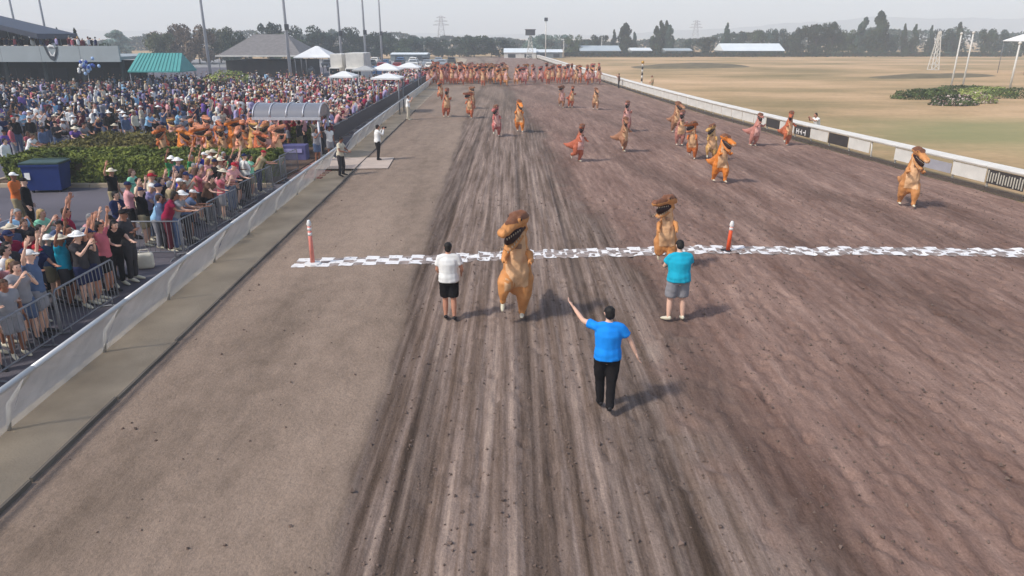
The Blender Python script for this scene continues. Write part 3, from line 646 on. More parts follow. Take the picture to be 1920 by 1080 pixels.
# ================================================================== OFFICIALS ON THE TRACK
def official(key, J, u, v, sc, rz, skin, shirt, trou, head, hmat, shoe, label, bulk=1.0, shorts=False, sleeve=.62, loose=.012, grp='officials on the track', cat='person', vox=.02, z=None):
    ms = person_meshes(key, J, vox, bulk, sleeve, shorts, loose=loose); p = gp(u, v); p.z = track_z(p.x, p.y) if z is None else z
    return tag(make_person(ms, p, rz, sc, skin, shirt, trou, head, hmat, shoe), label, cat, grp)
Jw = skeleton(lean=.05, armL=((-.06, .02, -.27), (-.02, .20, -.42)), armR=((.10, .0, -.26), (.08, .18, -.40)), legL=((-.09, .06, .50), (-.09, .02, .085), (-.10, .19, .035)), legR=((.09, .0, .50), (.10, -.08, .09), (.11, .08, .035)))
official('white_shirt', Jw, 844, 603, 1.0, .05, SKINS[1], FAB['white'], FAB['black'], 'short', HAIRS['dark'], M_SHOE_D, 'man in white T-shirt and black shorts seen from behind near the finish line', shorts=True, bulk=1.06, loose=.03)
Jt = skeleton(lean=.12, armL=((-.10, .10, -.24), (.02, .30, -.30)), armR=((.10, .10, -.24), (-.02, .30, -.30)), legL=((-.14, .06, .50), (-.17, -.02, .085), (-.25, .12, .035)), legR=((.13, .04, .50), (.14, -.02, .085), (.17, .15, .035)), head=(.5, 0))
official('teal_shirt', Jt, 1266, 606, 1.02, .1, SKINS[2], FAB['teal'], FAB['grey'], 'short', HAIRS['dark'], M_SHOE_W, 'stocky man in turquoise T-shirt and grey shorts seen from behind, feet apart', shorts=True, bulk=1.26, loose=.03)
Jb = skeleton(lean=.06, tw=-.12, armL=((-.20, .17, .05), (-.34, .34, .22)), armR=((.17, .0, -.23), (.27, -.02, -.46)), legL=((-.09, .10, .51), (-.07, .06, .085), (-.08, .23, .035)), legR=((.07, -.06, .50), (.03, -.22, .12), (.05, -.08, .05)), head=(.15, .1))
official('blue_shirt', Jb, 1134, 772, 1.02, .05, SKINS[2], FAB['bright blue'], FAB['black'], 'short', HAIRS['dark'], M_SHOE_D, 'man in bright blue polo shirt and black trousers walking away with left arm raised', bulk=1.12, loose=.02)
Jc = skeleton(lean=.05, armL=((-.06, .20, -.14), (.10, .30, .10)), armR=((.06, .20, -.14), (-.08, .30, .10)), legL=((-.10, .05, .50), (-.13, .02, .085), (-.14, .19, .035)), legR=((.10, .0, .50), (.11, -.06, .085), (.12, .11, .035)))
JC = official('photographer', Jc, 710, 303, 1.0, -PI / 2 + .5, SKINS[1], FAB['white'], FAB['black'], 'short', HAIRS['dark'], M_SHOE_D, 'photographer in white shirt and black trousers on the dirt beside the rail gap', loose=.015, sleeve=1.5)
q = MB(); q.bevbox((0, 0, 0), (.14, .08, .10), .015); q.tube([(0, .03, 0), (0, .17, 0)], [.04, .045], seg=10, cap='flat')
a = JC.location + Matrix.Rotation(-PI / 2 + .5, 3, 'Z') @ Vector((.0, .33, 1.60)); o = q.obj('camera_with_lens', mat('black_plastic', '#1c1c1e', .4), None, a); o.rotation_euler = (0, 0, -PI / 2 + .5)
tag(o, 'black camera held to the eye by the photographer in white', 'camera')
official('rail_steward', Jc, 766, 226, 1.0, -PI / 2, SKINS[0], FAB['white'], FAB['cream'], 'short', HAIRS['brown'], M_SHOE_W, 'slim person in white top and pale trousers leaning by the outer rail', loose=.015)
official('mat_steward', Jt, 641, 331, .98, -PI / 2 - .3, SKINS[3], FAB['cream'], FAB['charcoal'], 'short', HAIRS['dark'], M_SHOE_D, 'person in cream shirt and dark trousers standing on the white mat', loose=.015, z=.02)
# people beyond the inner rail
Jk = skeleton(lean=.3, seat=True, armL=((-.03, .26, -.10), (.10, .42, .06)), armR=((.03, .26, -.10), (-.10, .42, .06)))
official('rail_photographer', Jk, 1530, 256, 1.14, PI / 2 + .3, SKINS[1], FAB['white'], FAB['black'], 'short', HAIRS['dark'], M_SHOE_D, 'photographer in white and black crouching behind the inner rail', grp='people beyond the inner rail', z=-.02)
official('rail_watcher', Jc, 1160, 166, 1.0, PI / 2, SKINS[1], FAB['brown'], FAB['charcoal'], 'short', HAIRS['dark'], M_SHOE_D, 'watcher in brown top behind the inner rail near the pack', grp='people beyond the inner rail', z=-.02)
official('rail_watcher_b', Jw, 1222, 172, 1.0, PI / 2, SKINS[1], FAB['khaki'], FAB['khaki'], 'cap', FAB['brown'], M_SHOE_D, 'watcher in khaki with brown cap beside the striped furlong pole', grp='people beyond the inner rail', z=-.02)

# ================================================================== FINISH LINE
FL = empty('finish_line', (0, 0, 0)); struct(FL, 'white chalk chequered finish line across the dirt')
M_CHALK = mat('chalk', '#e2ddd8', .95, .10, 7, .3, 30)
_N = M_CHALK.node_tree.nodes; _L = M_CHALK.node_tree.links; _n = _N.new('ShaderNodeTexNoise'); _n.inputs['Scale'].default_value = 7; _n.inputs['Detail'].default_value = 7; _g = _N.new('ShaderNodeNewGeometry'); _L.new(_g.outputs['Position'], _n.inputs['Vector'])
_r = _N.new('ShaderNodeMapRange'); _r.inputs['From Min'].default_value = .58; _r.inputs['From Max'].default_value = .74; _L.new(_n.outputs['Fac'], _r.inputs['Value']); _m = _N.new('ShaderNodeMixRGB'); _m.inputs[2].default_value = lin('#94847a'); _L.new(_r.outputs[0], _m.inputs[0]); _L.new(_N['Hue/Saturation/Value'].outputs[0], _m.inputs[1]); _L.new(_m.outputs[0], _N['Principled BSDF'].inputs['Base Color'])   # trodden, dirt showing through
CSZ, CSY = .31, .26
fl_pts = [gp(u, v) for u, v in ((560, 497), (830, 488), (1000, 480), (1300, 472), (1600, 474), (1930, 477))]
fl_x = [p.x for p in fl_pts]; fl_y = [p.y for p in fl_pts]
x = -5.75; k = 0
while x < 15.6:
    for r_ in range(3):
        if (k + r_) % 2 == 0:
            yc = float(np.interp(x, fl_x, fl_y)) + (r_ - 1) * CSY; q = MB(); n = 5
            for j in range(n):
                for i in range(n):
                    px = x + (i / (n - 1) - .5) * CSZ * 1.16 + random.uniform(-.016, .016); py = yc + (j / (n - 1) - .5) * CSY * 1.16 + random.uniform(-.012, .012)
                    q.v.append((px - x, py - yc, max(track_z(px, py), track_z(px + .03, py), track_z(px, py + .06)) + .012))
            for j in range(n - 1):
                for i in range(n - 1): a = j * n + i; q.f.append((a, a + 1, a + 1 + n, a + n)); q.m.append(0)
            q.obj('chalk_square', M_CHALK, FL, (x, yc, 0), smooth=True)
    x += CSZ; k += 1
# thin spilt chalk between the squares
_d = mat('chalk_dust', '#90827a', .97, .45, 6, .3, 30, detail=9)
q = MB(); xs_ = np.arange(-5.9, 15.7, .16); n_ = len(xs_)
for j, yo in enumerate((-.40, -.28, -.14, 0, .14, .28, .40)):
    for xv in xs_:
        yv = float(np.interp(xv, fl_x, fl_y)) + yo + (random.uniform(-.07, .07) if j in (0, 6) else 0); zz = max(track_z(xv, yv), track_z(xv + .06, yv), track_z(xv - .06, yv), track_z(xv, yv + .06)); q.v.append((float(xv), yv, zz + (.006 if j not in (0, 6) else -.004)))
for j in range(6):
    for i in range(n_ - 1): a = j * n_ + i; q.f.append((a, a + 1, a + 1 + n_, a + n_)); q.m.append(0)
q.obj('chalk_dust', _d, FL, smooth=True)
# delineator posts
M_ORANGE = mat('safety_orange', '#e0562c', .5, .08, 4); M_REFL = mat('reflective_band', '#dcd8d2', .3, .04); M_PINKO = mat('faded_orange', '#d98273', .55, .1, 4)
def delineator(u, v, h, m, label, base=True, tilt=0.0):
    p = gp(u, v); t = empty('delineator_post', (p.x, p.y, track_z(p.x, p.y))); t.rotation_euler = (0, tilt, 0)
    q = MB(); q.tube([(0, 0, .05), (0, 0, .5 * h), (0, 0, h - .10)], [.062, .055, .05], seg=14, cap='flat'); q.obj('tube', m, t, smooth=True)
    for z in ((h - .36, h - .22) if base else (h - .2,)): MB().tube([(0, 0, z), (0, 0, z + .08)], [.056, .055], seg=14, cap='flat').obj('band', M_REFL, t, smooth=True)
    q = MB(); q.tube([(0, 0, h - .10), (0, 0, h - .04), (0, 0, h + .03)], [.05, .066, .045], seg=14); q.obj('handle', M_REFL, t, smooth=True)
    q = MB(); q.tube([(0, 0, 0), (0, 0, .05), (0, 0, .07)], [.24, .22, .08], seg=8, cap='flat'); q.obj('base', mat('black_rubber', '#2a2728', .8) if not base else M_REFL, t)
    return tag(t, label, 'traffic post', 'delineator posts at the finish line')
delineator(587, 499, 1.18, M_PINKO, 'faded orange traffic post with white base at the left end of the finish line')
delineator(1364, 474, .86, M_ORANGE, 'bright orange traffic post on the finish line right of centre', False, .05)

# ================================================================== RAILS
def seg_frame(poly, y0, y1):
    a = Vector((float(lerp_poly(poly, y0)), y0, 0)); b = Vector((float(lerp_poly(poly, y1)), y1, 0)); return a, b
M_FABRIC = mat('rail_netting', '#eeeae4', .8, .10, 2.5, .25, 14)
_N = M_FABRIC.node_tree.nodes; _t = _N.new('ShaderNodeBsdfTransparent'); _x = _N.new('ShaderNodeMixShader'); _x.inputs[0].default_value = .30      # open weave: light passes
M_FABRIC.node_tree.links.new(_N['Principled BSDF'].outputs[0], _x.inputs[1]); M_FABRIC.node_tree.links.new(_t.outputs[0], _x.inputs[2]); M_FABRIC.node_tree.links.new(_x.outputs[0], _N['Material Output'].inputs[0])
def outer_rail(y0, y1, step, label, far=False):
    t = empty('outer_rail', (float(lerp_poly(B_EDGE, y0)), y0, 0)); O = t.location.copy()
    n = max(1, round((y1 - y0) / step)); ysx = np.linspace(y0, y1, n + 1)
    top = lambda yy: Vector((float(lerp_poly(B_EDGE, yy)) + .62, yy, 1.08)); foot = lambda yy: Vector((float(lerp_poly(B_EDGE, yy)), yy, 0))
    for yy in ysx:
        a, b = foot(yy), top(yy); q = MB(); q.tube([a - O - Vector((0, 0, .02)), a + Vector((.10, 0, .45)) - O, b - Vector((.10, 0, .12)) - O, b - O], [.035, .033, .03, .03], seg=8, cap='flat'); q.obj('post', M_ALU, t, smooth=True)
    for i in range(n):
        a, b = top(ysx[i]) - O, top(ysx[i + 1]) - O
        q = MB(); d = (b - a).normalized() * .004; q.tube([a + d, b - d], [(.055, .045), (.055, .045)], seg=10, cap='flat'); q.obj('rail', M_ALU, t, smooth=True)
        # sheeting hung from the rail to the foot, sagging a little between the posts
        fa, fb = foot(ysx[i]) - O + Vector((.02, 0, -.03)), foot(ysx[i + 1]) - O + Vector((.02, 0, -.03)); q = MB(); nu, nv = 9, 7
        for r_ in range(nv):
            for c in range(nu):
                s, w_ = c / (nu - 1), r_ / (nv - 1); p = fa.lerp(fb, s).lerp((a - Vector((.06, 0, .06))).lerp(b - Vector((.06, 0, .06)), s), w_)
                sag = math.sin(PI * s) * math.sin(PI * w_) * .05 + .02 * mnoise.noise(Vector((s * 3 + i * 7, w_ * 3, y0))); q.v.append(tuple(p + Vector((-.05 - sag, 0, 0))))
        for r_ in range(nv - 1):
            for c in range(nu - 1): k0 = r_ * nu + c; q.f.append((k0, k0 + 1, k0 + 1 + nu, k0 + nu)); q.m.append(0)
        q.obj('sheeting', M_FABRIC, t, smooth=True)
    return tag(t, label, 'rail')
outer_rail(1.0, 33.6, 3.0, 'white outer rail with slanted posts and pale sheeting, near run left of the track')
outer_rail(37.6, 120.0, 3.4, 'white outer rail running on beyond the gap along the far crowd', True)
# inner rail: white cap plank on posts, panels hung below
M_DARKP = mat('dark_panel', '#3b3634', .6, .15, 3); M_LATT = mat('panel_lattice', '#b9b2a2', .6); M_SPON = mat('grey_banner', '#9a979b', .6, .1, 2)
def inner_rail(y0, y1):
    t = empty('inner_rail', (float(lerp_poly(R_EDGE, y0)), y0, 0)); O = t.location.copy(); yy = y0; i = 0
    kinds = ['white', 'lattice', 'white', 'banner', 'white', 'open', 'white', 'dark', 'white', 'marks', 'white', 'dark', 'white']
    while yy < y1:
        stp = 1.9 if yy < 60 else (2.6 if yy < 110 else 4.0); ye = min(yy + stp, y1)
        a, b = seg_frame(R_EDGE, yy, ye); a += Vector((.35, 0, 0)) - O; b += Vector((.35, 0, 0)) - O; d = (b - a); L_ = d.length; ang = math.atan2(d.y, d.x); c = (a + b) / 2
        side = Vector((math.sin(ang), -math.cos(ang), 0))     # towards the infield
        q = MB(); q.bar(a + Vector((0, 0, -.05)) + side * .10, a + Vector((0, 0, 1.0)) + side * .02, .04, 8); q.obj('post', M_WHITE, t, smooth=True)
        q = MB(); q.bevbox((0, 0, 0), (L_ - .01, .34, .10), .03); o = q.obj('cap_plank', M_WHITE, t, c + Vector((0, 0, 1.03)) + side * .05); o.rotation_euler = Euler((-.35, 0, ang))
        kd = kinds[i] if i < len(kinds) else 'white'
        if kd in ('white', 'dark', 'banner', 'lattice', 'marks'):
            zc, hh = (.62, .56) if kd != 'banner' else (.56, .42)
            pm = {'white': M_WHITE, 'dark': M_DARKP, 'banner': M_SPON, 'lattice': M_DARKP, 'marks': M_DARKP}[kd]
            q = MB(); q.bevbox((0, 0, 0), (L_ - .08, .03, hh), .01); o = q.obj('panel', pm, t, c + Vector((0, 0, zc)) - side * .03); o.rotation_euler = (0, 0, ang)
            if kd == 'lattice':
                q = MB()
                for k in range(14): q.box((-.85 + k * .13, .025, random.uniform(-.05, .03)), (.05, .015, .42 + random.uniform(-.12, .04)))
                q.obj('lattice', M_LATT, o)
            if kd == 'marks':
                q = MB()
                for k, (px, w_, h_) in enumerate(((-.45, .07, .3), (-.3, .22, .07), (.0, .07, .28), (.12, .18, .07), (.35, .07, .3), (.6, .07, .3), (.47, .2, .07))): q.box((px, .025, -.06), (w_, .015, h_))
                q.obj('lettering', M_REFL, o)
        q = MB(); q.box((0, 0, 0), (L_ - .012, .06, .16)); o = q.obj('base_strip', mat('base_dark', '#4e443d', .9, .2, 4), t, c + Vector((0, 0, .09)) + side * .04); o.rotation_euler = (0, 0, ang)  # dark strip along the rail's base, below the panels
        yy = ye; i += 1
    return tag(t, 'white inner rail with wide cap plank and hung panels along the infield', 'rail')
inner_rail(24.6, 205)

# furlong pole
p = gp(1198, 163); t = empty('furlong_pole', (p.x + .3, p.y, -.05)); H_ = zat(119, p.y) + .05
for k in range(8):
    MB().bar((0, 0, H_ * k / 8 + (0 if k == 0 else .002)), (0, 0, H_ * (k + 1) / 8 - .002), .11, 10).obj('band', M_WHITE if k % 2 else M_DARKP, t, smooth=True)
MB().ball((0, 0, H_ + .12), .2, 10, 7).obj('finial', mat('gilt', '#b88a3a', .4, metallic=.5), t, smooth=True)
tag(t, 'black and white banded furlong pole with ball top behind the inner rail', 'pole')

# ================================================================== BARRICADES
M_STEEL = mat('galvanised_steel', '#77787c', .5, .15, 6, metallic=.4); M_MESHD = mat('dark_scrim', '#3c383c', .9, .15, 3)
def barricade_meshes():
    L_, H_ = 2.2, 1.08; q = MB()
    q.tube([(-L_ / 2 + .02, 0, .18), (-L_ / 2 + .02, 0, H_ - .06), (-L_ / 2 + .08, 0, H_), (L_ / 2 - .08, 0, H_), (L_ / 2 - .02, 0, H_ - .06), (L_ / 2 - .02, 0, .18)], [.021] * 6, seg=7, side=(0, 1, 0)); q.bar((-L_ / 2, 0, .20), (L_ / 2, 0, .20), .018)
    fr = q.mesh('frame', M_STEEL, True); q = MB()
    for k in range(15): xx_ = -L_ / 2 + .14 + k * (L_ - .28) / 14; q.bar((xx_, 0, .2), (xx_, 0, H_), .009, 5)
    br = q.mesh('bars', M_STEEL); q = MB()
    q.tube([(0, -.32, .01), (0, -.06, .05), (0, .06, .05), (0, .32, .01)], [.02] * 4, seg=6, side=(0, 0, 1)); q.bar((0, 0, .04), (0, 0, .25), .018); ft = q.mesh('foot', M_STEEL, True)
    q = MB(); q.box((0, .03, .63), (L_ - .12, .006, .82)); sc_ = q.mesh('scrim', M_MESHD)
    return fr, br, ft, sc_
BARR = barricade_meshes()
def barricade(x, y, rz, label, group, scrim=False):
    t = link('barricade', BARR[0], None, (x, y, -.02), rz); link('bars', BARR[1], t)['kind'] = 'stuff'
    for s in (-1, 1): link('foot', BARR[2], t, (s * .8, 0, 0))
    if scrim: link('scrim', BARR[3], t)
    return tag(t, label, 'barricade', group)
for k in range(5): barricade(-9.25, 14.55 - k * 2.24, -PI / 2 + random.uniform(-.02, .02), f'{ORD[k]} steel barricade towards the camera from the bag in the crowd gap', 'barricades by the near crowd')
barricade(-10.3, 19.15, .02, 'steel barricade turned across the walkway, closing the crowd pen by the gap', 'barricades by the near crowd')
for k in range(6): barricade(-9.25 - .13 * k, 20.35 + k * 2.24, -PI / 2 - .06, f'{ORD[k]} steel barricade past the crowd gap, in front of the hedge crowd', 'barricades by the hedge crowd')
for k in range(30): barricade(-10.2 - .045 * k, 39.6 + k * 2.24, -PI / 2 - .02, f'{ORD[k]} dark-scrimmed steel barricade beyond the rail gap, along the far crowd', 'scrimmed barricades along the far crowd', True)

# ================================================================== SPECTATORS
POSES = {}
def P_(k, what, **kw):
    POSES[k] = (person_meshes('crowd_' + k, skeleton(**kw), .034, random.uniform(1.0, 1.12), 1.5 if k in ('down', 'fold') else .6, k in ('phone', 'wave', 'cheer')), what)
P_('phone', 'hands at face', lean=.05, armL=((-.03, .22, -.16), (.12, .36, .08)), armR=((.03, .22, -.16), (-.10, .36, .08)))
P_('wave', 'one arm raised', lean=.08, armR=((.14, .06, .24), (.12, .16, .50)))
P_('cheer', 'both arms up', armL=((-.14, .04, .24), (-.10, .12, .50)), armR=((.14, .04, .24), (.12, .14, .50)))
P_('lean', 'leaning forward', lean=.42, armL=((-.04, .20, -.20), (-.02, .42, -.22)), armR=((.04, .20, -.20), (.02, .42, -.22)))
P_('down', 'arms down', lean=.02)
P_('fold', 'arms folded', armL=((-.06, .06, -.27), (.20, .18, -.20)), armR=((.06, .06, -.27), (-.20, .20, -.17)))
P_('seat', 'seated', lean=.12, seat=True, armL=((-.04, .08, -.25), (.02, .34, -.30)), armR=((.04, .08, -.25), (-.02, .34, -.30)))
HEADS = [('short', 'dark'), ('short', 'brown'), ('long', 'dark'), ('long', 'brown'), ('long', 'blond'), ('short', 'grey'), ('cap', 'white'), ('cap', 'red'), ('cap', 'navy'), ('cap', 'black'), ('sunhat', 'cream'), ('sunhat', 'white')]
HEADTXT = {'short': '{} hair', 'long': 'long {} hair', 'cap': '{} cap', 'sunhat': 'wide {} hat'}
SH_NEAR = ['white', 'cream', 'pink', 'khaki', 'grey', 'charcoal', 'black', 'charcoal', 'brown', 'black', 'navy', 'denim', 'pink', 'sky blue', 'teal', 'royal blue', 'mint', 'green', 'crimson', 'red', 'brown', 'lilac', 'denim', 'rose', 'white', 'pink', 'charcoal', 'grey']
SH_FAR = ['pink', 'rose', 'white', 'pink', 'burgundy', 'red', 'charcoal', 'cream', 'lilac', 'rose', 'black', 'grey', 'crimson']
SH_STAND = ['navy', 'black', 'charcoal', 'denim', 'black', 'navy', 'white', 'navy', 'charcoal', 'black', 'grey', 'lilac', 'white', 'denim', 'purple', 'rose', 'sky blue', 'navy', 'cream', 'charcoal', 'burgundy']
TR = ['denim', 'charcoal', 'black', 'khaki', 'navy', 'grey', 'charcoal', 'black', 'denim']
SEEN = set()
def spectator(x, y, z, rz, zone, ztxt, shirts, poses, force=None):
    for _ in range(200):
        sh = random.choice(shirts); hd = random.choice(HEADS); ps = random.choice(poses)
        if force: sh = force.get('shirt', sh); ps = force.get('pose', ps); hd = force.get('head', hd)
        if (zone, sh, hd, ps) not in SEEN: break
    SEEN.add((zone, sh, hd, ps))
    tr = force.get('trousers') if force and 'trousers' in force else random.choice(TR)
    hm = HAIRS[hd[1]] if hd[0] in ('short', 'long') else FAB[hd[1]]
    o = make_person(POSES[ps][0], (x, y, z), rz, random.uniform(.92, 1.06), random.choice(SKINS[:4]), FAB[sh], FAB[tr], hd[0], hm, random.choice((M_SHOE_D, M_SHOE_W)))
    return tag(o, f'spectator in {sh} top, {HEADTXT[hd[0]].format(hd[1])}, {POSES[ps][1]}, {ztxt}', 'spectator', zone)
random.seed(33)
STANDP = ['phone', 'wave', 'lean', 'down', 'phone', 'lean', 'cheer', 'fold']
def fill(x0f, x1f, y0, y1, dx, dy, fn, skip=.0):
    yy = y0
    while yy < y1:
        xx_ = x1f(yy)
        while xx_ > x0f(yy):
            if random.random() > skip: fn(xx_ + random.uniform(-.16, .16), yy + random.uniform(-.16, .16))
            xx_ -= dx
        yy += dy
# near crowd behind the barricades (photo: left edge)
fill(lambda y: -.66 * y - 2.6, lambda y: -9.72, 8.4, 17.6, .56, .53, lambda x, y: spectator(x, y, -.02, -PI / 2 + random.uniform(-.7, .5), 'near crowd behind the barricades', 'in nearest crowd', SH_NEAR, STANDP), .10)
# crowd in front of the hedge
fill(lambda y: -12.0 - (y - 20) * .03, lambda y: -9.75 - (y - 20) * .058, 20.0, 28.2, .58, .58, lambda x, y: spectator(x, y, -.02, -PI / 2 + random.uniform(-.5, .9), 'crowd in front of the hedge', 'before the hedge', SH_NEAR, STANDP), .10)
for (x, y, f) in ((-13.6, 23.9, dict(shirt='black', pose='wave', head=('sunhat', 'cream'), trousers='khaki')), (-12.6, 26.2, dict(shirt='green', pose='wave', head=('sunhat', 'white'))), (-11.9, 27.4, dict(shirt='royal blue', pose='wave', head=('cap', 'white'))),
                  (-12.5, 23.2, dict(shirt='mint', pose='down', head=('long', 'brown'))), (-15.3, 22.0, dict(shirt='black', pose='down', head=('cap', 'black'), trousers='black')), (-16.0, 22.6, dict(shirt='orange', pose='fold', head=('cap', 'white'))),
                  (-10.4, 20.2, dict(shirt='sky blue', pose='lean', head=('short', 'dark'), trousers='grey')), (-9.9, 19.9, dict(shirt='crimson', pose='lean', head=('long', 'dark'), trousers='burgundy'))):
    spectator(x, y, -.02, -PI / 2 + random.uniform(-.5, .4), 'walkway people by the hedge', 'on the walkway', ['grey'], ['down'], f)
for (x, y, f) in ((-21.6, 30.5, dict(shirt='white', pose='down', head=('short', 'dark'), trousers='white')), (-22.6, 33.5, dict(shirt='white', pose='lean', head=('short', 'brown'))), (-24.0, 34.0, dict(shirt='purple', pose='fold', head=('cap', 'black')))):
    spectator(x, y, -.02, -PI / 2, 'people by the bin', 'past the bin', ['grey'], ['down'], f)
# rail crowd past the shelter
fill(lambda y: -15.2, lambda y: -10.75 - (y - 40) * .02, 40.0, 49.5, .85, .78, lambda x, y: spectator(x, y, -.02, -PI / 2 + random.uniform(-.6, .6), 'rail crowd past the shelter', 'past the shelter', SH_FAR, STANDP), .12)
# people round the shelter and rail gap
for (x, y, sh) in ((-9.6, 35.2, 'grey'), (-9.3, 36.6, 'white'), (-9.9, 37.2, 'charcoal'), (-10.6, 38.6, 'cream'), (-9.7, 38.4, 'burgundy'), (-12.4, 35.0, 'white'), (-13.6, 36.2, 'peach') if False else (-13.7, 36.3, 'pink'), (-11.2, 37.9, 'charcoal'), (-12.2, 38.2, 'lilac')):
    spectator(x, y, -.02, -PI / 2 + random.uniform(-1, 1), 'people by the shelter', 'by the shelter', [sh], ['down', 'fold', 'phone', 'wave'])
# front of the apron crowd behind the planted bed
fill(lambda y: -.70 * y - 2.5, lambda y: -16.4, 42.4, 47.2, 1.25, 1.0, lambda x, y: spectator(x, y, -.02, -PI / 2 + random.uniform(-.8, .8), 'apron crowd behind the planted bed', 'behind the bed', SH_STAND, ['seat', 'down', 'seat', 'phone', 'wave', 'fold', 'lean']), .12)

fill(lambda y: -.70 * y - 2.5, lambda y: -22.0, 36.0, 42.4, 1.5, 1.25, lambda x, y: spectator(x, y, -.02, -PI / 2 + random.uniform(-.8, .8), 'people left of the planted bed', 'left of the bed', SH_STAND, ['seat', 'down', 'phone', 'fold', 'lean']), .15)
# the mass behind them: one object, low-detail figures
def low_templates():
    T = []
    for k in ('phone', 'wave', 'down', 'seat', 'lean'):
        ms = POSES[k][0]; Vs, Ts, Rs = [], [], []; o = 0
        for r_, (n, tgt) in enumerate((('body', 110), ('shirt', 56), ('trousers', 44), ('hair', 20))):
            src = ms[n] if n != 'hair' else ms['hair']['short' if k != 'wave' else 'cap']
            nt_ = sum(len(p_.vertices) - 2 for p_ in src.polygons); cp = src.copy(); cp.materials.clear()
            d = modmesh(cp, [('DECIMATE', dict(ratio=max(.01, tgt / nt_)))]); V_, T_ = mesh_arrays(d); Vs.append(V_); Ts.append(T_ + o); Rs.append(np.full(len(T_), r_)); o += len(V_); bpy.data.meshes.remove(d); bpy.data.meshes.remove(cp)
        T.append((np.concatenate(Vs), np.concatenate(Ts), np.concatenate(Rs)))
    return T
LOWT = low_templates()
def colvar(names): return [np.array(MATS['cloth_' + n.replace(' ', '_')].node_tree.nodes['Hue/Saturation/Value'].inputs['Color'].default_value[:3]) for n in names]
C_FAR, C_STAND, C_TR = colvar(SH_FAR), colvar(SH_STAND), colvar(TR)
C_SK = [np.array(lin(c)[:3]) for c in ('#c99c84', '#b98268', '#d6aa92', '#8a5c46')]; C_HR = [np.array(lin(c)[:3]) for c in ('#1d1815', '#4a3426', '#a88a5c', '#8b8884', '#d8d5cf', '#232a4a')]
MASS = []
def mass(x, y, z, cols, poses): MASS.append((x, y, z, cols, random.choice(poses)))
fill(lambda y: -14.6 - (y - 53) * .03, lambda y: -11.0 - (y - 53) * .022, 50.2, 112, .72, .80, lambda x, y: mass(x, y, -.02, C_FAR, (0, 1, 2, 4)), .08)
fill(lambda y: -.72 * y - 3, lambda y: -16.0 - (y - 52) * .10, 48.0, 92, 1.12, 1.0, lambda x, y: mass(x, y, -.02, C_STAND if x < -20 or random.random() < .4 else C_FAR, (3, 2, 3, 0, 1)), .10)
fill(lambda y: -25, lambda y: -15.5, 50.5, 84, .95, 1.0, lambda x, y: mass(x, y, -.02, C_FAR, (2, 0, 1, 2)), .25)
fill(lambda y: -78, lambda y: -43.0, 77.3, 79.5, .8, 1.0, lambda x, y: mass(x, y, 4.12, C_STAND, (2, 2, 0, 3)), .25)     # upper deck
Vc, Tc, Cc, off = [], [], [], 0
for (x, y, z, cols, ti) in MASS:
    V_, T_, R_ = LOWT[ti]; a = -PI / 2 + random.uniform(-.8, .8); s = random.uniform(.9, 1.06); c_, s_ = math.cos(a) * s, math.sin(a) * s
    Vc.append(np.stack([V_[:, 0] * c_ - V_[:, 1] * s_ + x, V_[:, 0] * s_ + V_[:, 1] * c_ + y, V_[:, 2] * s + z], -1)); Tc.append(T_ + off); off += len(V_)
    cc = np.stack([random.choice(C_SK), random.choice(cols), random.choice(C_TR), random.choice(C_HR)]); Cc.append(cc[R_])
Vc, Tc, Cc = np.concatenate(Vc), np.concatenate(Tc), np.concatenate(Cc)
me = bpy.data.meshes.new('crowd'); me.vertices.add(len(Vc)); me.vertices.foreach_set('co', Vc.ravel()); me.loops.add(Tc.size); me.loops.foreach_set('vertex_index', Tc.ravel().astype(np.int32))
me.polygons.add(len(Tc)); me.polygons.foreach_set('loop_start', np.arange(0, Tc.size, 3, dtype=np.int32)); me.polygons.foreach_set('use_smooth', np.ones(len(Tc), bool))
ca = me.color_attributes.new('cloth', 'FLOAT_COLOR', 'CORNER'); cf = np.ones((Tc.size, 4), np.float32); cf[:, :3] = np.repeat(Cc, 3, 0); ca.data.foreach_set('color', cf.ravel()); me.update(); me.validate()
m = bpy.data.materials.new('crowd_cloth'); m.use_nodes = True; N = m.node_tree.nodes; at = N.new('ShaderNodeAttribute'); at.attribute_name = 'cloth'; m.node_tree.links.new(at.outputs['Color'], N['Principled BSDF'].inputs['Base Color']); N['Principled BSDF'].inputs['Roughness'].default_value = .85; N['Principled BSDF'].inputs['Specular IOR Level'].default_value = .15
me.materials.append(m); tag(link('crowd', me), 'dense mass of distant spectators filling the apron and grandstand', 'crowd', kind='stuff')
print('mass', len(MASS), 'tris', len(Tc))

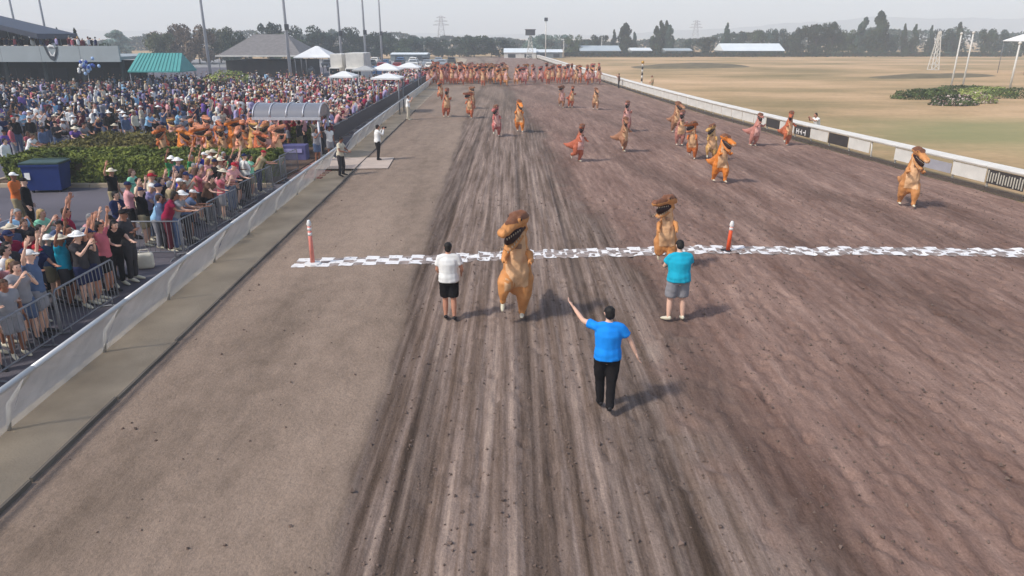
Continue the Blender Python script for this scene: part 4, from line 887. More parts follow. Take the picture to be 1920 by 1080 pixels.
# ================================================================== PLANTED BED
def leaf_cards(n, sampler, size, seed, up=.3):
    """n small leaf quads; sampler(rng) -> (point, outward normal)"""
    r = random.Random(seed); q = MB()
    for _ in range(n):
        p, nn = sampler(r); d = Vector((r.gauss(0, 1), r.gauss(0, 1), r.gauss(0, 1) + up)) * .75 + nn; d.normalize()
        a = d.orthogonal().normalized(); a = Matrix.Rotation(r.uniform(0, 2 * PI), 3, d) @ a; b = d.cross(a); s = size * r.uniform(.6, 1.4)
        q.v += [tuple(p - a * s), tuple(p - b * s * .5), tuple(p + a * s), tuple(p + b * s * .5)]; k = len(q.v) - 4; q.f.append((k, k + 1, k + 2, k + 3)); q.m.append(0)
    return q
def box_sampler(x0, x1, y0, y1, z0, z1, lump=.24):
    def f(r):
        while True:
            fc = r.random(); x = r.uniform(x0, x1); y = r.uniform(y0, y1); z = r.uniform(z0, z1)
            if fc < .42: z = z1; n = Vector((0, 0, 1))
            elif fc < .74: y = y0; n = Vector((0, -1, 0))
            elif fc < .82: x = x1; n = Vector((1, 0, 0))
            elif fc < .9: x = x0; n = Vector((-1, 0, 0))
            else: y = y1; n = Vector((0, 1, 0))
            d = lump * (mnoise.noise(Vector((x * 1.3, y * 1.3, z * 1.3))) + .5 * mnoise.noise(Vector((x * 4, y * 4, z * 4)))) - abs(r.gauss(0, .07))
            return Vector((x, y, z)) + n * d, n
    return f
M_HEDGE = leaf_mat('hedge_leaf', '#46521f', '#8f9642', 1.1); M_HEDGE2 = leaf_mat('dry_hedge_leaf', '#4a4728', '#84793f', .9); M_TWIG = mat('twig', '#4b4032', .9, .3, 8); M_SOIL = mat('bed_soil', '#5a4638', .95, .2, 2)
def hedge(name, x0, x1, y0, y1, z1, n, m, label, size=.085):
    t = empty(name, ((x0 + x1) / 2, (y0 + y1) / 2, 0)); O = t.location.copy()
    q = leaf_cards(n, box_sampler(x0, x1, y0, y1, .1, z1), size, int(abs(x0 * 31 + y0))); q.v = [tuple(Vector(p) - O) for p in q.v]; o = q.obj('foliage', m, t); o['kind'] = 'stuff'
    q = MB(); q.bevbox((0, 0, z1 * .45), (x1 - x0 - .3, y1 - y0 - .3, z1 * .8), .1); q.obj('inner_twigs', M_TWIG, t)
    return tag(t, label, 'hedge')
hedge('hedge', -21.3, -10.4, 29.6, 32.4, 1.14, 21000, M_HEDGE, 'long clipped green hedge behind the barricade crowd')
hedge('hedge', -21.8, -16.9, 32.6, 38.0, 1.15, 10000, M_HEDGE2, 'browner green hedge block left of the costumed group')
hedge('hedge', -14.0, -11.2, 40.0, 41.4, 1.0, 2600, M_HEDGE, 'low green hedge behind the costumed group by the shelter')
struct(MB().box((-15.9, 35.0, .0), (12.0, 10.2, .14)).obj('bed_soil', M_SOIL))
kb = empty('bed_kerb', (0, 0, 0)); struct(kb)
for k in range(9): MB().bevbox((-21.3 + k * 1.26 + .62, 29.25, .05), (1.24, .22, .18), .02).obj('kerb_stone', M_CONC, kb)
for k in range(7): MB().bevbox((-22.0, 29.4 + k * 1.3 + .65, .05), (.22, 1.28, .18), .02).obj('kerb_stone', M_CONC, kb)
# costumed group standing in the bed
random.seed(51)
rows = [(33.5, 'front', 8, -16.2, -11.2), (35.6, 'middle', 8, -16.4, -12.2), (37.8, 'back', 6, -17.8, -13.6)]
BEDC = ['peach', 'orange', 'peach', 'rust', 'yellow-tan', 'orange', 'peach', 'tan', 'bright orange', 'peach']
for yb, rn, n, xa, xb in rows:
    for k in range(n):
        c = BEDC[(k * 3 + len(rn)) % len(BEDC)]; x_ = xa + (xb - xa) * k / (n - 1)
        o = make_dino(DT[(k * 2 + len(rn)) % 5], (x_ + random.uniform(-.15, .15), yb + random.uniform(-.25, .25), -.08), -PI / 2 - .8 + random.uniform(-.7, .5), random.uniform(.84, .98), c, random.choice((M_BELLY, M_BELLY_P)), back=M_BACK_L if k % 4 else None)
        tag(o, f'{c} dinosaur costume behind the hedge, {ORD[k]} from left in {rn} row', 'costumed spectator', 'costumed group in the planted bed')
# recycling bin
def big_bin(x, y, rz):
    t = empty('recycling_bin', (x, y, -.02), rz); mb_ = mat('blue_plastic', '#1b3068', .45, .08, 3); mg = mat('dark_green_lid', '#2c4038', .5, .1)
    q = MB(); w0, w1, d0, d1, h = .62, .72, .40, .50, 1.12
    V_ = [(-w0, -d0, .1), (w0, -d0, .1), (w0, d0, .1), (-w0, d0, .1), (-w1, -d1, h), (w1, -d1, h), (w1, d1, h), (-w1, d1, h)]; q.add(V_, [(3, 2, 1, 0), (0, 1, 5, 4), (1, 2, 6, 5), (2, 3, 7, 6), (3, 0, 4, 7)]); q.box((0, -.5, h - .02), (1.5, .06, .07)); q.box((0, .5, h - .02), (1.5, .06, .07)); q.obj('body', mb_, t)
    q = MB(); q.bevbox((0, 0, h + .055), (1.52, 1.06, .10), .04); q.bevbox((0, .42, h + .11), (1.3, .1, .06), .02); q.obj('lid', mg, t)
    for sx in (-.5, .5):
        for sy in (-.3, .3): q = MB(); q.tube([(sx - .03, sy, .08), (sx + .03, sy, .08)], [.08, .08], seg=10, side=(0, 0, 1), cap='flat'); q.obj('wheel', M_SHOE_D, t)
    MB().box((-.52, -.475, .72), (.2, .012, .34), rot=Matrix.Rotation(-.1, 3, 'X')).obj('notice', M_REFL, t)
    return tag(t, 'large blue recycling bin with dark lid standing at the hedge end', 'bin')
big_bin(-18.75, 28.5, .12)
# bag in the gap between the crowds
q = MB(); q.bevbox((0, 0, .21), (.42, .28, .42), .08); o = q.obj('bag', mat('cream_canvas', '#c9c2b0', .8, .1, 5), None, (-9.9, 18.3, -.02), smooth=True); o.rotation_euler = (0, 0, .4)
q = MB(); q.tube([(-.12, 0, .40), (-.1, 0, .52), (.1, 0, .52), (.12, 0, .40)], [.016] * 4, seg=6, side=(0, 1, 0)); q.obj('strap', M_LATT, o); tag(o, 'cream bag on the asphalt in the gap between the barricades', 'bag')
struct(MB().box((-7.6, 34.6, .085), (3.4, 3.2, .012), rz=.06).obj('white_mat', mat('pale_mat', '#b5a394', .9, .12, 1.5)))
# brick path to the rail gap, bricks laid singly
bk = empty('brick_path', (0, 0, 0)); struct(bk); MBK = [mat('brick_' + str(i), c, .9, .15, 6) for i, c in enumerate(('#9c6a5c', '#8a5a50', '#a98070', '#8f7468'))]
q = MB(); q.bevbox((0, 0, 0), (.58, .28, .05), .01); bm_ = [q.mesh('brick', m_) for m_ in MBK]
for j in range(16):
    for i in range(5): link('brick', bm_[random.randrange(4)], bk, (-11.4 + i * .6 + (.3 if j % 2 else 0), 30.9 + j * .3, -.002 + random.uniform(-.004, .004)))

# ================================================================== SHELTER
def shelter(x0, x1, y0, y1):
    t = empty('shelter', ((x0 + x1) / 2, (y0 + y1) / 2, -.02)); W, Dp = x1 - x0, y1 - y0; ze = zat(219, y0) ; R_ = Dp / 2; ht = zat(192, (y0 + y1) / 2) - ze
    mp_ = mat('smoked_polycarbonate', '#77777c', .25, .05, 2, spec=.5); mf = mat('pale_frame', '#bdbcc0', .45, .05, metallic=.3)
    arc = [(math.cos(PI * k / 8) * R_, math.sin(PI * k / 8) * ht) for k in range(9)]
    for i in range(4):
        xa = -W / 2 + i * W / 4 + .05; xb = -W / 2 + (i + 1) * W / 4 - .05; q = MB()
        for (yy, zz) in arc: q.v += [(xa, -yy, ze + zz), (xb, -yy, ze + zz), (xa, -yy * .985, ze + zz - .02), (xb, -yy * .985, ze + zz - .02)]
        for k in range(8): a = 4 * k; q.f += [(a, a + 1, a + 5, a + 4), (a + 2, a + 6, a + 7, a + 3)]; q.m += [0, 0]
        q.obj('roof_panel', mp_, t, smooth=True)
    for i in range(5):
        xa = -W / 2 + i * W / 4; q = MB(); q.tube([(xa, -yy * 1.01, ze + zz + .012) for (yy, zz) in arc], [.04] * 9, seg=6, side=(1, 0, 0), cap='flat'); q.obj('rib', mf, t, smooth=True)
    for s in (-1, 1): MB().box((0, s * R_ * 1.0, ze - .07), (W + .1, .09, .14)).obj('beam', mf, t)
    for sx in (-1, 1):
        for sy in (-1, 1): q = MB(); q.bar((sx * (W / 2 - .1), sy * (R_ - .05), 0), (sx * (W / 2 - .1), sy * (R_ - .05), ze - .13), .06, 8); q.obj('post', mf, t, smooth=True)
    for sx in (-1, 1):
        q = MB(); 
        for (yy, zz) in arc: q.v.append((sx * (W / 2 - .02), -yy, ze + zz))
        q.f.append(tuple(range(9))); q.m.append(0); q.obj('end_panel', mp_, t)
    return tag(t, 'open shelter with curved smoked roof panels and pale frame by the rail', 'shelter')
shelter(xat(478, 36.4), xat(602, 36.4), 36.0, 38.0)
q = MB(); q.bevbox((0, 0, .42), (1.25, .65, .80), .04); o = q.obj('draped_table', mat('purple_cloth', '#565580', .8, .12, 3, .3, 8), None, (-10.9, 35.9, -.02)); MB().box((0, -.36, .55), (.9, .012, .2)).obj('pale_print', mat('lilac_print', '#9c98c4', .8), o); tag(o, 'table under a purple cloth with pale print beneath the shelter', 'table')
q = MB(); q.bevbox((0, 0, .75), (.9, .6, 1.5), .03); o = q.obj('loudspeaker', mat('black_box', '#201f22', .6, .1), None, (-12.1, 36.6, -.02)); q = MB(); q.tube([(0, -.29, 1.05), (0, -.32, 1.05)], [.22, .2], seg=14, side=(1, 0, 0), cap='flat'); q.obj('speaker_cone', M_SHOE_D, o); tag(o, 'tall black loudspeaker box under the shelter', 'loudspeaker')

# benches in rows through the apron crowd
M_BENCH = mat('bench_aluminium', '#aeb0ba', .45, .08, 3, metallic=.3)
q = MB()
for k in range(3): q.box((0, -.16 + k * .16, .43), (5.6, .14, .035))
B_SEAT = q.mesh('seat', M_BENCH); B_BACK = MB().box((0, -.30, .72), (5.6, .03, .18), rot=Matrix.Rotation(.15, 3, 'X')).mesh('backrest', M_BENCH); q = MB(); q.box((0, -.05, .2), (.06, .4, .4)); q.bar((0, -.25, .4), (0, -.3, .75), .02); B_LEG = q.mesh('leg', M_STEEL)
def bench(x, y, rz, label, group):
    o = link('bench', B_SEAT, None, (x, y, -.02), rz); link('backrest', B_BACK, o)
    for s in (-2.4, 0, 2.4): link('leg', B_LEG, o, (s, 0, 0))
    return tag(o, label, 'bench', group)
random.seed(5)
for k in range(3): bench(-14.6 - k * 1.5, 18.0 + k * .2, -PI / 2, f'{ORD[k]} grey slatted bench row from the barricade at the left frame edge', 'benches at the left edge')
for j in range(6):
    for i in range(4): bench(-17.4 - i * 1.6 - j * 3.1, 44.8 + j * 6.2, -PI / 2 + .02, f'pale metal bench in the apron crowd, {ORD[i]} from the track in the {ORD[j]} rank', 'benches in the apron crowd')

# ================================================================== GRANDSTAND
def grandstand():
    y0 = 76.0; xr = xat(231, y0); xl = -92.0; zb, zt = zat(116, y0), zat(86, y0)
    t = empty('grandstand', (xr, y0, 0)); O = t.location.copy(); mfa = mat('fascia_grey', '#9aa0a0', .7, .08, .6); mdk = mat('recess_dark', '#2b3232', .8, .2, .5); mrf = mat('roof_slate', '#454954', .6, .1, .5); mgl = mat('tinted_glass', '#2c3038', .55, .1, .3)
    W = xr - xl; n = int(W / 4)
    for k in range(n):
        x1 = xr - k * 4; MB().box(Vector((x1 - 2, y0, (zb + zt) / 2)) - O, (3.97, .25, zt - zb)).obj('fascia_panel', mfa, t)
    MB().box(Vector(((xl + xr) / 2, y0 + 7, zb + .35)) - O, (W - .1, 13.6, .3)).obj('deck', mfa, t)
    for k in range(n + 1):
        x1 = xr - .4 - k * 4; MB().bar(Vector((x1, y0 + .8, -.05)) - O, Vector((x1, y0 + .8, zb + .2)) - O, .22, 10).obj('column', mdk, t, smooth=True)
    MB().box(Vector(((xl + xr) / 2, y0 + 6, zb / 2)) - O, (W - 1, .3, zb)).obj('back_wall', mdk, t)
    for k in range(n):
        x1 = xr - 1.2 - k * 4; w_ = MB().box(Vector((x1 - 1.6, y0 + 5.8, 1.5)) - O, (3.1, .08, 2.2)).obj('window', mgl, t); MB().box(Vector((x1 - 1.6, y0 + 5.74, 1.5)) - O, (.08, .06, 2.2)).obj('mullion', mrf, w_)
    # roof slab sloping down to the right, glazed wall under it
    xr2 = xat(112, y0 + 2); zr, zl = zat(63, y0), zat(63, y0) + (zat(40, y0) - zat(63, y0)) * (xr2 - xl) / (xr2 - xat(0, y0)); q = MB()
    V_ = [];
    for yy in (y0 - .5, y0 + 6.4):
        for (xx_, zz) in ((xl, zl), (xr2, zr)):
            for dz in (0, .5): V_.append(Vector((xx_, yy, zz - dz)) - O)
    q.add(V_, [(0, 2, 3, 1), (4, 5, 7, 6), (0, 4, 6, 2), (1, 3, 7, 5), (2, 6, 7, 3), (0, 1, 5, 4)]); q.obj('roof', mrf, t)
    for k in range(9):
        x1 = xr2 - 1 - k * 4.2; zz = zr + (zl - zr) * (xr2 - x1) / (xr2 - xl) - .5; gw = MB().box(Vector((x1 - 1.9, y0 + 6, (zt + zz) / 2)) - O, (4.0, .1, zz - zt - .02)).obj('glazing', mgl, t)
        for j in range(3): MB().box(Vector((x1 - 3.3 + j * 1.35, y0 + 5.92, (zt + zz) / 2)) - O, (.08, .06, zz - zt - .05)).obj('mullion', mfa, gw)
        MB().bar(Vector((x1, y0 + 4.2, zb + .5)) - O, Vector((x1, y0 + 4.2, zz)) - O, .09, 8).obj('roof_post', mrf, t, smooth=True)
    # emblem on the fascia: white V-shaped horse head on dark
    ex, ez = xat(106, y0), zat(98, y0); em = MB()
    outl = [(-.85, .95), (-.55, .75), (-.35, .05), (-.1, -.35), (.25, -.35), (.55, .1), (.62, .6), (.85, .75), (.7, -.1), (.35, -.85), (.1, -1.05), (-.25, -.85), (-.55, -.2)]
    em.v = [(x_, -.14, z_) for x_, z_ in outl] + [(x_, -.18, z_) for x_, z_ in outl]; n_ = len(outl); em.f = [tuple(range(n_))[::-1], tuple(range(n_, 2 * n_))]; em.m = [0, 0]
    for k in range(n_): em.f.append((k, (k + 1) % n_, n_ + (k + 1) % n_, n_ + k)); em.m.append(0)
    eo = em.obj('emblem', mat('emblem_dark', '#3d4146', .5), t, Vector((ex, y0, ez)) - O); eo.scale = (.85, 1, .8)
    q = MB(); q.tube([(-.30, -.2, .62), (0, -.2, .78), (.35, -.2, .72), (.5, -.2, .5)], [(.10, .03), (.18, .03), (.14, .03), (.06, .03)], seg=8, side=(0, 0, 1)); q.tube([(-.22, -.2, .1), (-.05, -.2, -.35), (.25, -.2, -.45), (.48, -.2, .05)], [(.05, .03), (.14, .03), (.14, .03), (.05, .03)], seg=8, side=(0, 0, 1)); q.obj('emblem_white', M_REFL, eo, smooth=True)
    return tag(t, 'grey grandstand with long fascia, dark recess below and sloping slate roof', 'grandstand')
grandstand()
# cluster of balloons under the fascia
random.seed(9); p = Vector((xat(165, 73), 73, zat(124, 73))); t = empty('balloon_cluster', p)
for k in range(26):
    d = Vector((random.gauss(0, .36), random.gauss(0, .25), random.gauss(0, .36))); q = MB(); q.ball((0, 0, 0), (.15, .15, .18), 10, 8); q.obj('balloon', (M_REFL, mat('blue_balloon', '#2b4fa0', .3), mat('pale_blue_balloon', '#9db9dc', .3))[k % 3], t, d, smooth=True)
MB().bar((0, 0, -p.z), (0, 0, 0), .02).obj('string', M_REFL, t); tag(t, 'cluster of white and blue balloons in front of the grandstand recess', 'balloons')
# teal canopy
def canopy_roof(name, u0, u1, vt, vb, D, dep, m, label, posts=True, cat='canopy', over=.3, ridge=None):
    x0, x1 = xat(u0, D), xat(u1, D); zt_, zb_ = zat(vt, D + dep / 2), zat(vb, D); t = empty(name, ((x0 + x1) / 2, D + dep / 2, -.02)); W = x1 - x0; rd = (W * .5 if ridge is None else ridge); q = MB()
    b_ = [(-W / 2, -dep / 2, zb_), (W / 2, -dep / 2, zb_), (W / 2, dep / 2, zb_), (-W / 2, dep / 2, zb_)]; tp = [(-rd / 2, 0, zt_), (rd / 2, 0, zt_)]
    lo = [(x_, y_, z_ - .12) for x_, y_, z_ in b_]
    q.add(b_ + tp + lo, [(0, 1, 5, 4), (1, 2, 5), (2, 3, 4, 5), (3, 0, 4), (0, 6, 7, 1), (1, 7, 8, 2), (2, 8, 9, 3), (3, 9, 6, 0), (6, 9, 8, 7)]); q.obj('roof', m, t)
    if posts:
        for sx in (-1, 1):
            for sy in (-1, 1): MB().bar((sx * (W / 2 - .15), sy * (dep / 2 - .15), 0), (sx * (W / 2 - .15), sy * (dep / 2 - .15), zb_ - .1), .05, 8).obj('post', M_STEEL, t, smooth=True)
    return tag(t, label, cat)
M_TEAL = mat('teal_metal', '#48928d', .5, .1, .8, stretch=(6, 1, 1)); M_TENT = mat('tent_white', '#dedcd8', .6, .05, 1); M_ROOF = mat('grey_shingle', '#77726f', .85, .15, 2, .3, 12)
tcn = canopy_roof('teal_canopy', 240, 338, 99, 133, 74, 4.0, M_TEAL, 'teal metal canopy roof beside the grandstand', ridge=4.4)
_ze, _zr, _W = zat(133, 74), zat(99, 76), xat(338, 74) - xat(240, 74)
for k in range(1, 14):
    f_ = k / 14 - .5; MB().bar((f_ * _W, -2.02, _ze + .02), (f_ * 4.4, -.02, _zr + .02), .028, 4).obj('seam', M_TEAL, tcn)
pv = canopy_roof('pavilion', 408, 566, 64, 104, 112, 13.0, M_ROOF, 'pavilion with grey shingled hip roof behind the crowd', cat='pavilion', ridge=5.0)
MB().box((0, .5, 1.2), (11.6, 10.5, 2.4)).obj('wall', mat('pavilion_dark', '#3a3733', .9, .2, 1), pv); MB().box((0, -6.52, zat(104, 112) - .05), (13.2, .08, .22)).obj('fascia', M_WHITE, pv)
canopy_roof('white_tent', 551, 621, 86, 107, 106, 6.0, M_TENT, 'white peaked tent beside the pavilion', cat='tent', ridge=.4)
for i, (u0, u1, vt, vb, D) in enumerate(((617, 662, 133, 143, 60), (694, 748, 118, 130, 74), (741, 786, 117, 126, 84), (695, 750, 137, 146, 58), (660, 700, 123, 131, 72))):
    canopy_roof('pop_up_canopy', u0, u1, vt, vb, D, 2.6, M_TENT if i != 4 else mat('grey_tent', '#a9a8a4', .7), ('white pop-up canopy over the rail crowd, nearest the shelter', 'white pop-up canopy right of the parked box trucks', 'farthest white pop-up canopy towards the car park', 'white pop-up canopy lowest over the rail crowd', 'grey pop-up canopy between the white ones')[i], cat='tent', ridge=.3)['group'] = 'pop-up canopies over the rail crowd'
# box trucks
def truck(u0, u1, vt, vb, D, label):
    x0, x1 = xat(u0, D), xat(u1, D); W = x1 - x0; zt_ = zat(vt, D); t = empty('box_truck', ((x0 + x1) / 2, D, -.02)); MB().bevbox((0, 2.0, (zt_ + .9) / 2), (W, 4.6, zt_ - .9), .06).obj('box', M_WHITE, t); MB().bevbox((0, -.9, 1.35), (W * .92, 1.4, 1.7), .15).obj('cab', M_WHITE, t); MB().box((0, -1.62, 1.7), (W * .8, .04, .7)).obj('windscreen', mat('vehicle_glass', '#22282c', .1), t)
    for sx in (-1, 1):
        for yy in (-.8, 3.2): q = MB(); q.tube([(sx * (W / 2 - .25), yy, .42), (sx * (W / 2 - .02), yy, .42)], [.42, .42], seg=12, side=(0, 0, 1), cap='flat'); q.obj('wheel', M_SHOE_D, t)
    return tag(t, label, 'truck')
truck(621, 643, 101, 118, 96, 'white box truck, left of two behind the crowd'); truck(650, 684, 99, 121, 94, 'larger white box truck, right of two behind the crowd')
# parked cars
def car_parts():
    prof = [(-2.1, .35), (-2.15, .75), (-1.2, .92), (-.6, 1.42), (1.0, 1.45), (1.75, .98), (2.15, .9), (2.15, .35)]; q = MB(); n = len(prof)
    for s in (-.85, .85):
        for (y_, z_) in prof: q.v.append((s * (1 if z_ < 1 else .82), y_, z_))
    q.f = [tuple(range(n))[::-1], tuple(range(n, 2 * n))]; q.m = [0, 0]
    for k in range(n): q.f.append((k, (k + 1) % n, n + (k + 1) % n, n + k)); q.m.append(0)
    b = q.mesh('body', []); q = MB(); q.box((0, .2, 1.18), (1.62, 1.55, .34)); q.box((0, -.92, 1.17), (1.3, .04, .4), rot=Matrix.Rotation(.85, 3, 'X')); q.box((0, 1.40, 1.2), (1.3, .04, .4), rot=Matrix.Rotation(-1.0, 3, 'X')); gl = q.mesh('windows', [mat('vehicle_glass', '#22282c', .1)])
    q = MB(); q.tube([(-.1, 0, 0), (.1, 0, 0)], [.33, .33], seg=12, side=(0, 0, 1), cap='flat'); wh = q.mesh('wheel', [M_SHOE_D]); return b, gl, wh
CB, CG, CW = car_parts(); slots(CB, 1); CARC = {'white': M_WHITE, 'silver': mat('car_silver', '#a9adb0', .35, .03, metallic=.4), 'dark grey': mat('car_grey', '#3f4347', .35, .03, metallic=.3), 'red': mat('car_red', '#8a2b2a', .35, .03), 'blue': mat('car_blue', '#3a5a80', .35, .03)}
random.seed(12)
for j in range(4):
    for i in range(9):
        c = random.choice(['white', 'white', 'white', 'silver', 'silver', 'dark grey', 'red', 'blue']); x_ = -15.5 - i * 2.9 + j * .6; y_ = 118 + j * 17
        if random.random() < .12: continue
        o = link('parked_car', CB, None, (x_, y_, -.02), random.choice((0, PI)) + random.uniform(-.06, .06)); set_mats(o, [CARC[c]]); link('windows', CG, o)
        for sx in (-.8, .8):
            for sy in (-1.35, 1.35): link('wheel', CW, o, (sx, sy, .33))
        tag(o, f'{c} car, {ORD[i]} from track side, {ORD[j]} row of far car park', 'car', 'cars in the far car park')

# ================================================================== POLES AND TOWERS
M_POLE = mat('pole_grey', '#b4b4b6', .6, .08, 1); M_POLED = mat('fixture_dark', '#3c3e42', .6)
def light_pole(u, D, H_, label, box_v=None, group='tall floodlight poles behind the crowd', r=.22):
    x = xat(u, D); t = empty('light_pole', (x, D, -.05)); q = MB(); q.tube([(0, 0, 0), (0, 0, H_ * .5), (0, 0, H_)], [r, r * .72, r * .42], seg=10, cap='flat'); q.obj('mast', M_POLE, t, smooth=True)
    q = MB(); q.box((0, 0, .3), (r * 3.2, r * 3.2, .6)); q.obj('footing', M_CONC, t)
    if box_v: q = MB(); q.bevbox((.2, -r - .1, zat(box_v, D)), (.5, .4, .7), .05); q.obj('junction_box', M_POLED, t)
    MB().box((0, 0, H_), (4.2, .16, .16)).obj('crossarm', M_POLE, t)
    for k in range(4): q = MB(); q.tube([(-1.7 + k * 1.13, -.1, H_ + .1), (-1.7 + k * 1.13, -.55, H_ - .15)], [.16, .34], seg=10, side=(1, 0, 0), cap='flat'); q.obj('floodlight', M_POLED, t)
    return tag(t, label, 'light pole', group)
light_pole(392, 100, 26, 'tall grey light pole left of the pavilion'); light_pole(543, 96, 26, 'tall grey light pole with dark box in front of the pavilion', 50); light_pole(641, 108, 26, 'tall grey light pole rising by the box trucks', 62, r=.2)
light_pole(686, 120, 26, 'tall grey light pole right of the box trucks', 60, r=.2); light_pole(716, 140, 26, 'farthest tall grey light pole over the car park', 62, r=.2)
light_pole(44, 100, 24, 'thin light pole rising behind the grandstand roof, leftmost', r=.16); light_pole(98, 100, 24, 'thin light pole rising behind the lower end of the grandstand roof', r=.16)
def thin_pole(u, vb, vt, label, r=.1, knob=False, D=None, arm=0.0):
    D = D or gp(u, vb).y; t = empty('pole', (xat(u, D), D, -.05)); H_ = zat(vt, D); q = MB(); q.tube([(0, 0, 0), (0, 0, H_ * .5), (0, 0, H_)], [r, r * .85, r * .7], seg=8, cap='flat'); q.obj('mast', M_WHITE, t, smooth=True)
    q = MB(); (q.ball((0, 0, H_ + r), r * 1.5, 8, 6) if not knob else q.bevbox((0, 0, H_), (.9, .7, .9), .1)); q.obj('cap' if not knob else 'loudspeaker_head', M_POLED if knob else M_WHITE, t)
    return tag(t, label, 'pole')
thin_pole(1023, 112, 36, 'pale pole with dark loudspeaker head at the end of the track', .14, True); thin_pole(1057, 108, 78, 'short pale pole beside the far end of the infield', .12)
thin_pole(795, 108, 86, 'leftmost short pale pole by the far car park', .12); thin_pole(829, 106, 84, 'second short pale pole by the far car park', .12); thin_pole(841, 106, 85, 'third short pale pole by the far car park', .12)
thin_pole(1128, 104, 70, 'pale pole in front of the far gabled barn', .12); thin_pole(1225, 102, 66, 'pale pole in front of the dark poplar cluster', .12)
thin_pole(1790, 168, 64, 'tall white flagpole, left one of the pair in the flower bed', .11); thin_pole(1812, 166, 62, 'tall white flagpole, right one of the pair in the flower bed', .11); thin_pole(1902, 166, 82, 'white pole at the right frame edge in the flower bed', .13)
def lattice(name, u, D, vt, wb, label, arms=True, m=M_POLE, cap=False, r=.08):
    t = empty(name, (xat(u, D), D, -.05)); H_ = zat(vt, D); q = MB(); n = 7; cs = [[Vector((sx * wb * (1 - .8 * k / n), sy * wb * (1 - .8 * k / n), H_ * k / n)) for sx, sy in ((-1, -1), (1, -1), (1, 1), (-1, 1))] for k in range(n + 1)]
    for j in range(4): MB().bar(cs[0][j], cs[n][j], r, 5).obj('leg', m, t)
    for k in range(n):
        for j in range(4): q.bar(cs[k][j], cs[k + 1][(j + 1) % 4], r * .5, 4); q.bar(cs[k][j], cs[k][(j + 1) % 4], r * .5, 4)
    q.obj('bracing', m, t)
    if arms:
        for f_, w_ in ((.72, 4.5), (.84, 3.6), (.95, 2.6)): q = MB(); q.bar((-w_, 0, H_ * f_), (w_, 0, H_ * f_), r * 1.2, 5); q.bar((-w_, 0, H_ * f_), (0, 0, H_ * f_ + 1), r * .7, 4); q.bar((w_, 0, H_ * f_), (0, 0, H_ * f_ + 1), r * .7, 4); q.obj('crossarm', m, t)
    if cap: MB().bevbox((0, 0, H_ + .7), (2.6, 2.6, 1.4), .1).obj('cabin', M_POLED, t); MB().box((0, 0, H_ + 1.5), (3.0, 3.0, .15)).obj('roof', M_POLED, t)
    return tag(t, label, 'tower')
lattice('pylon', 828, 420, 30, 2.6, 'hazy lattice power pylon rising above the far trees', r=.16); lattice('pylon', 1303, 520, 38, 2.6, 'very faint lattice pylon in the haze above the right-hand trees', r=.16); lattice('camera_tower', 994, 205, 66, 1.0, 'white lattice camera tower with dark cabin at the track end', False, M_WHITE, True)
lattice('camera_tower', 1754, 140, 58, .7, 'slim white lattice tower standing in the infield at right', False, M_WHITE, False)

# ================================================================== FAR BUILDINGS
def shed(u0, u1, vt, vb, D, dep, mr_, mw, label, name='shed'):
    x0, x1 = xat(u0, D), xat(u1, D); W = x1 - x0; ze, zt_ = max(zat(vb, D), 1.6), zat(vt, D + dep / 2); t = empty(name, ((x0 + x1) / 2, D + dep / 2, -.06)); MB().box((0, 0, ze / 2), (W * .97, dep * .94, ze)).obj('wall', mw, t); q = MB()
    V_ = [(-W / 2, -dep / 2, ze), (W / 2, -dep / 2, ze), (W / 2, 0, zt_), (-W / 2, 0, zt_), (W / 2, dep / 2, ze), (-W / 2, dep / 2, ze)]; q.add(V_, [(0, 1, 2, 3), (3, 2, 4, 5), (0, 3, 5), (1, 4, 2), (0, 5, 4, 1)]); q.obj('roof', mr_, t)
    n = max(2, int(W / 5))
    for k in range(n): MB().box((-W / 2 + (k + .5) * W / n, -dep * .47 - .03, ze * .45), (W / n * .45, .06, ze * .6)).obj('doorway', mat('doorway_dark', '#33363a', .8), t)
    return tag(t, label, 'building')
M_RW = mat('white_roof', '#d6dad8', .6, .05, .3); M_WD = mat('barn_wall', '#6f7678', .9, .1, .3); M_RG = mat('pale_grey_roof', '#aab2b4', .6, .06, .3)
shed(1357, 1473, 81, 95, 232, 12, M_RW, M_WD, 'long low white-roofed barn at the back of the infield'); shed(1088, 1165, 85, 97, 236, 14, M_RG, M_WD, 'pale gabled barn left of the tall poplars'); shed(1184, 1224, 89, 96, 240, 10, M_RW, M_WD, 'small white-roofed shed left of the dark poplars'); shed(944, 1006, 90, 103, 212, 9, M_RW, M_WHITE, 'white building at the far end of the track'); shed(1248, 1300, 90, 97, 240, 10, M_RG, M_WD, 'low pale barn right of the dark poplars'); shed(1006, 1056, 92, 104, 216, 8, M_RW, M_WD, 'low white-roofed stable right of the track end'); shed(730, 800, 98, 106, 190, 9, M_RW, M_WD, 'white-roofed stable beyond the car park')
canopy_roof('white_shelter', 1926, 2030, 64, 76, 120, 7, M_TENT, 'flat white canopy on posts at the right frame edge', cat='canopy', ridge=7.5)
# dark hedge line closing the infield
for i, (u0, u1) in enumerate(((1060, 1300), (1300, 1560), (1560, 1930))):
    x0, x1 = xat(u0, 226), xat(u1, 226); hedge('hedge', x0, x1, 226 + i * 1.5, 228 + i * 1.5, 1.25, 2600, leaf_mat('far_hedge', '#26332a', '#3f4c3c', .4), ('dark hedge line closing the infield behind the track end', 'dark hedge line in front of the long white barn', 'dark hedge line at the right end of the infield')[i], .32)
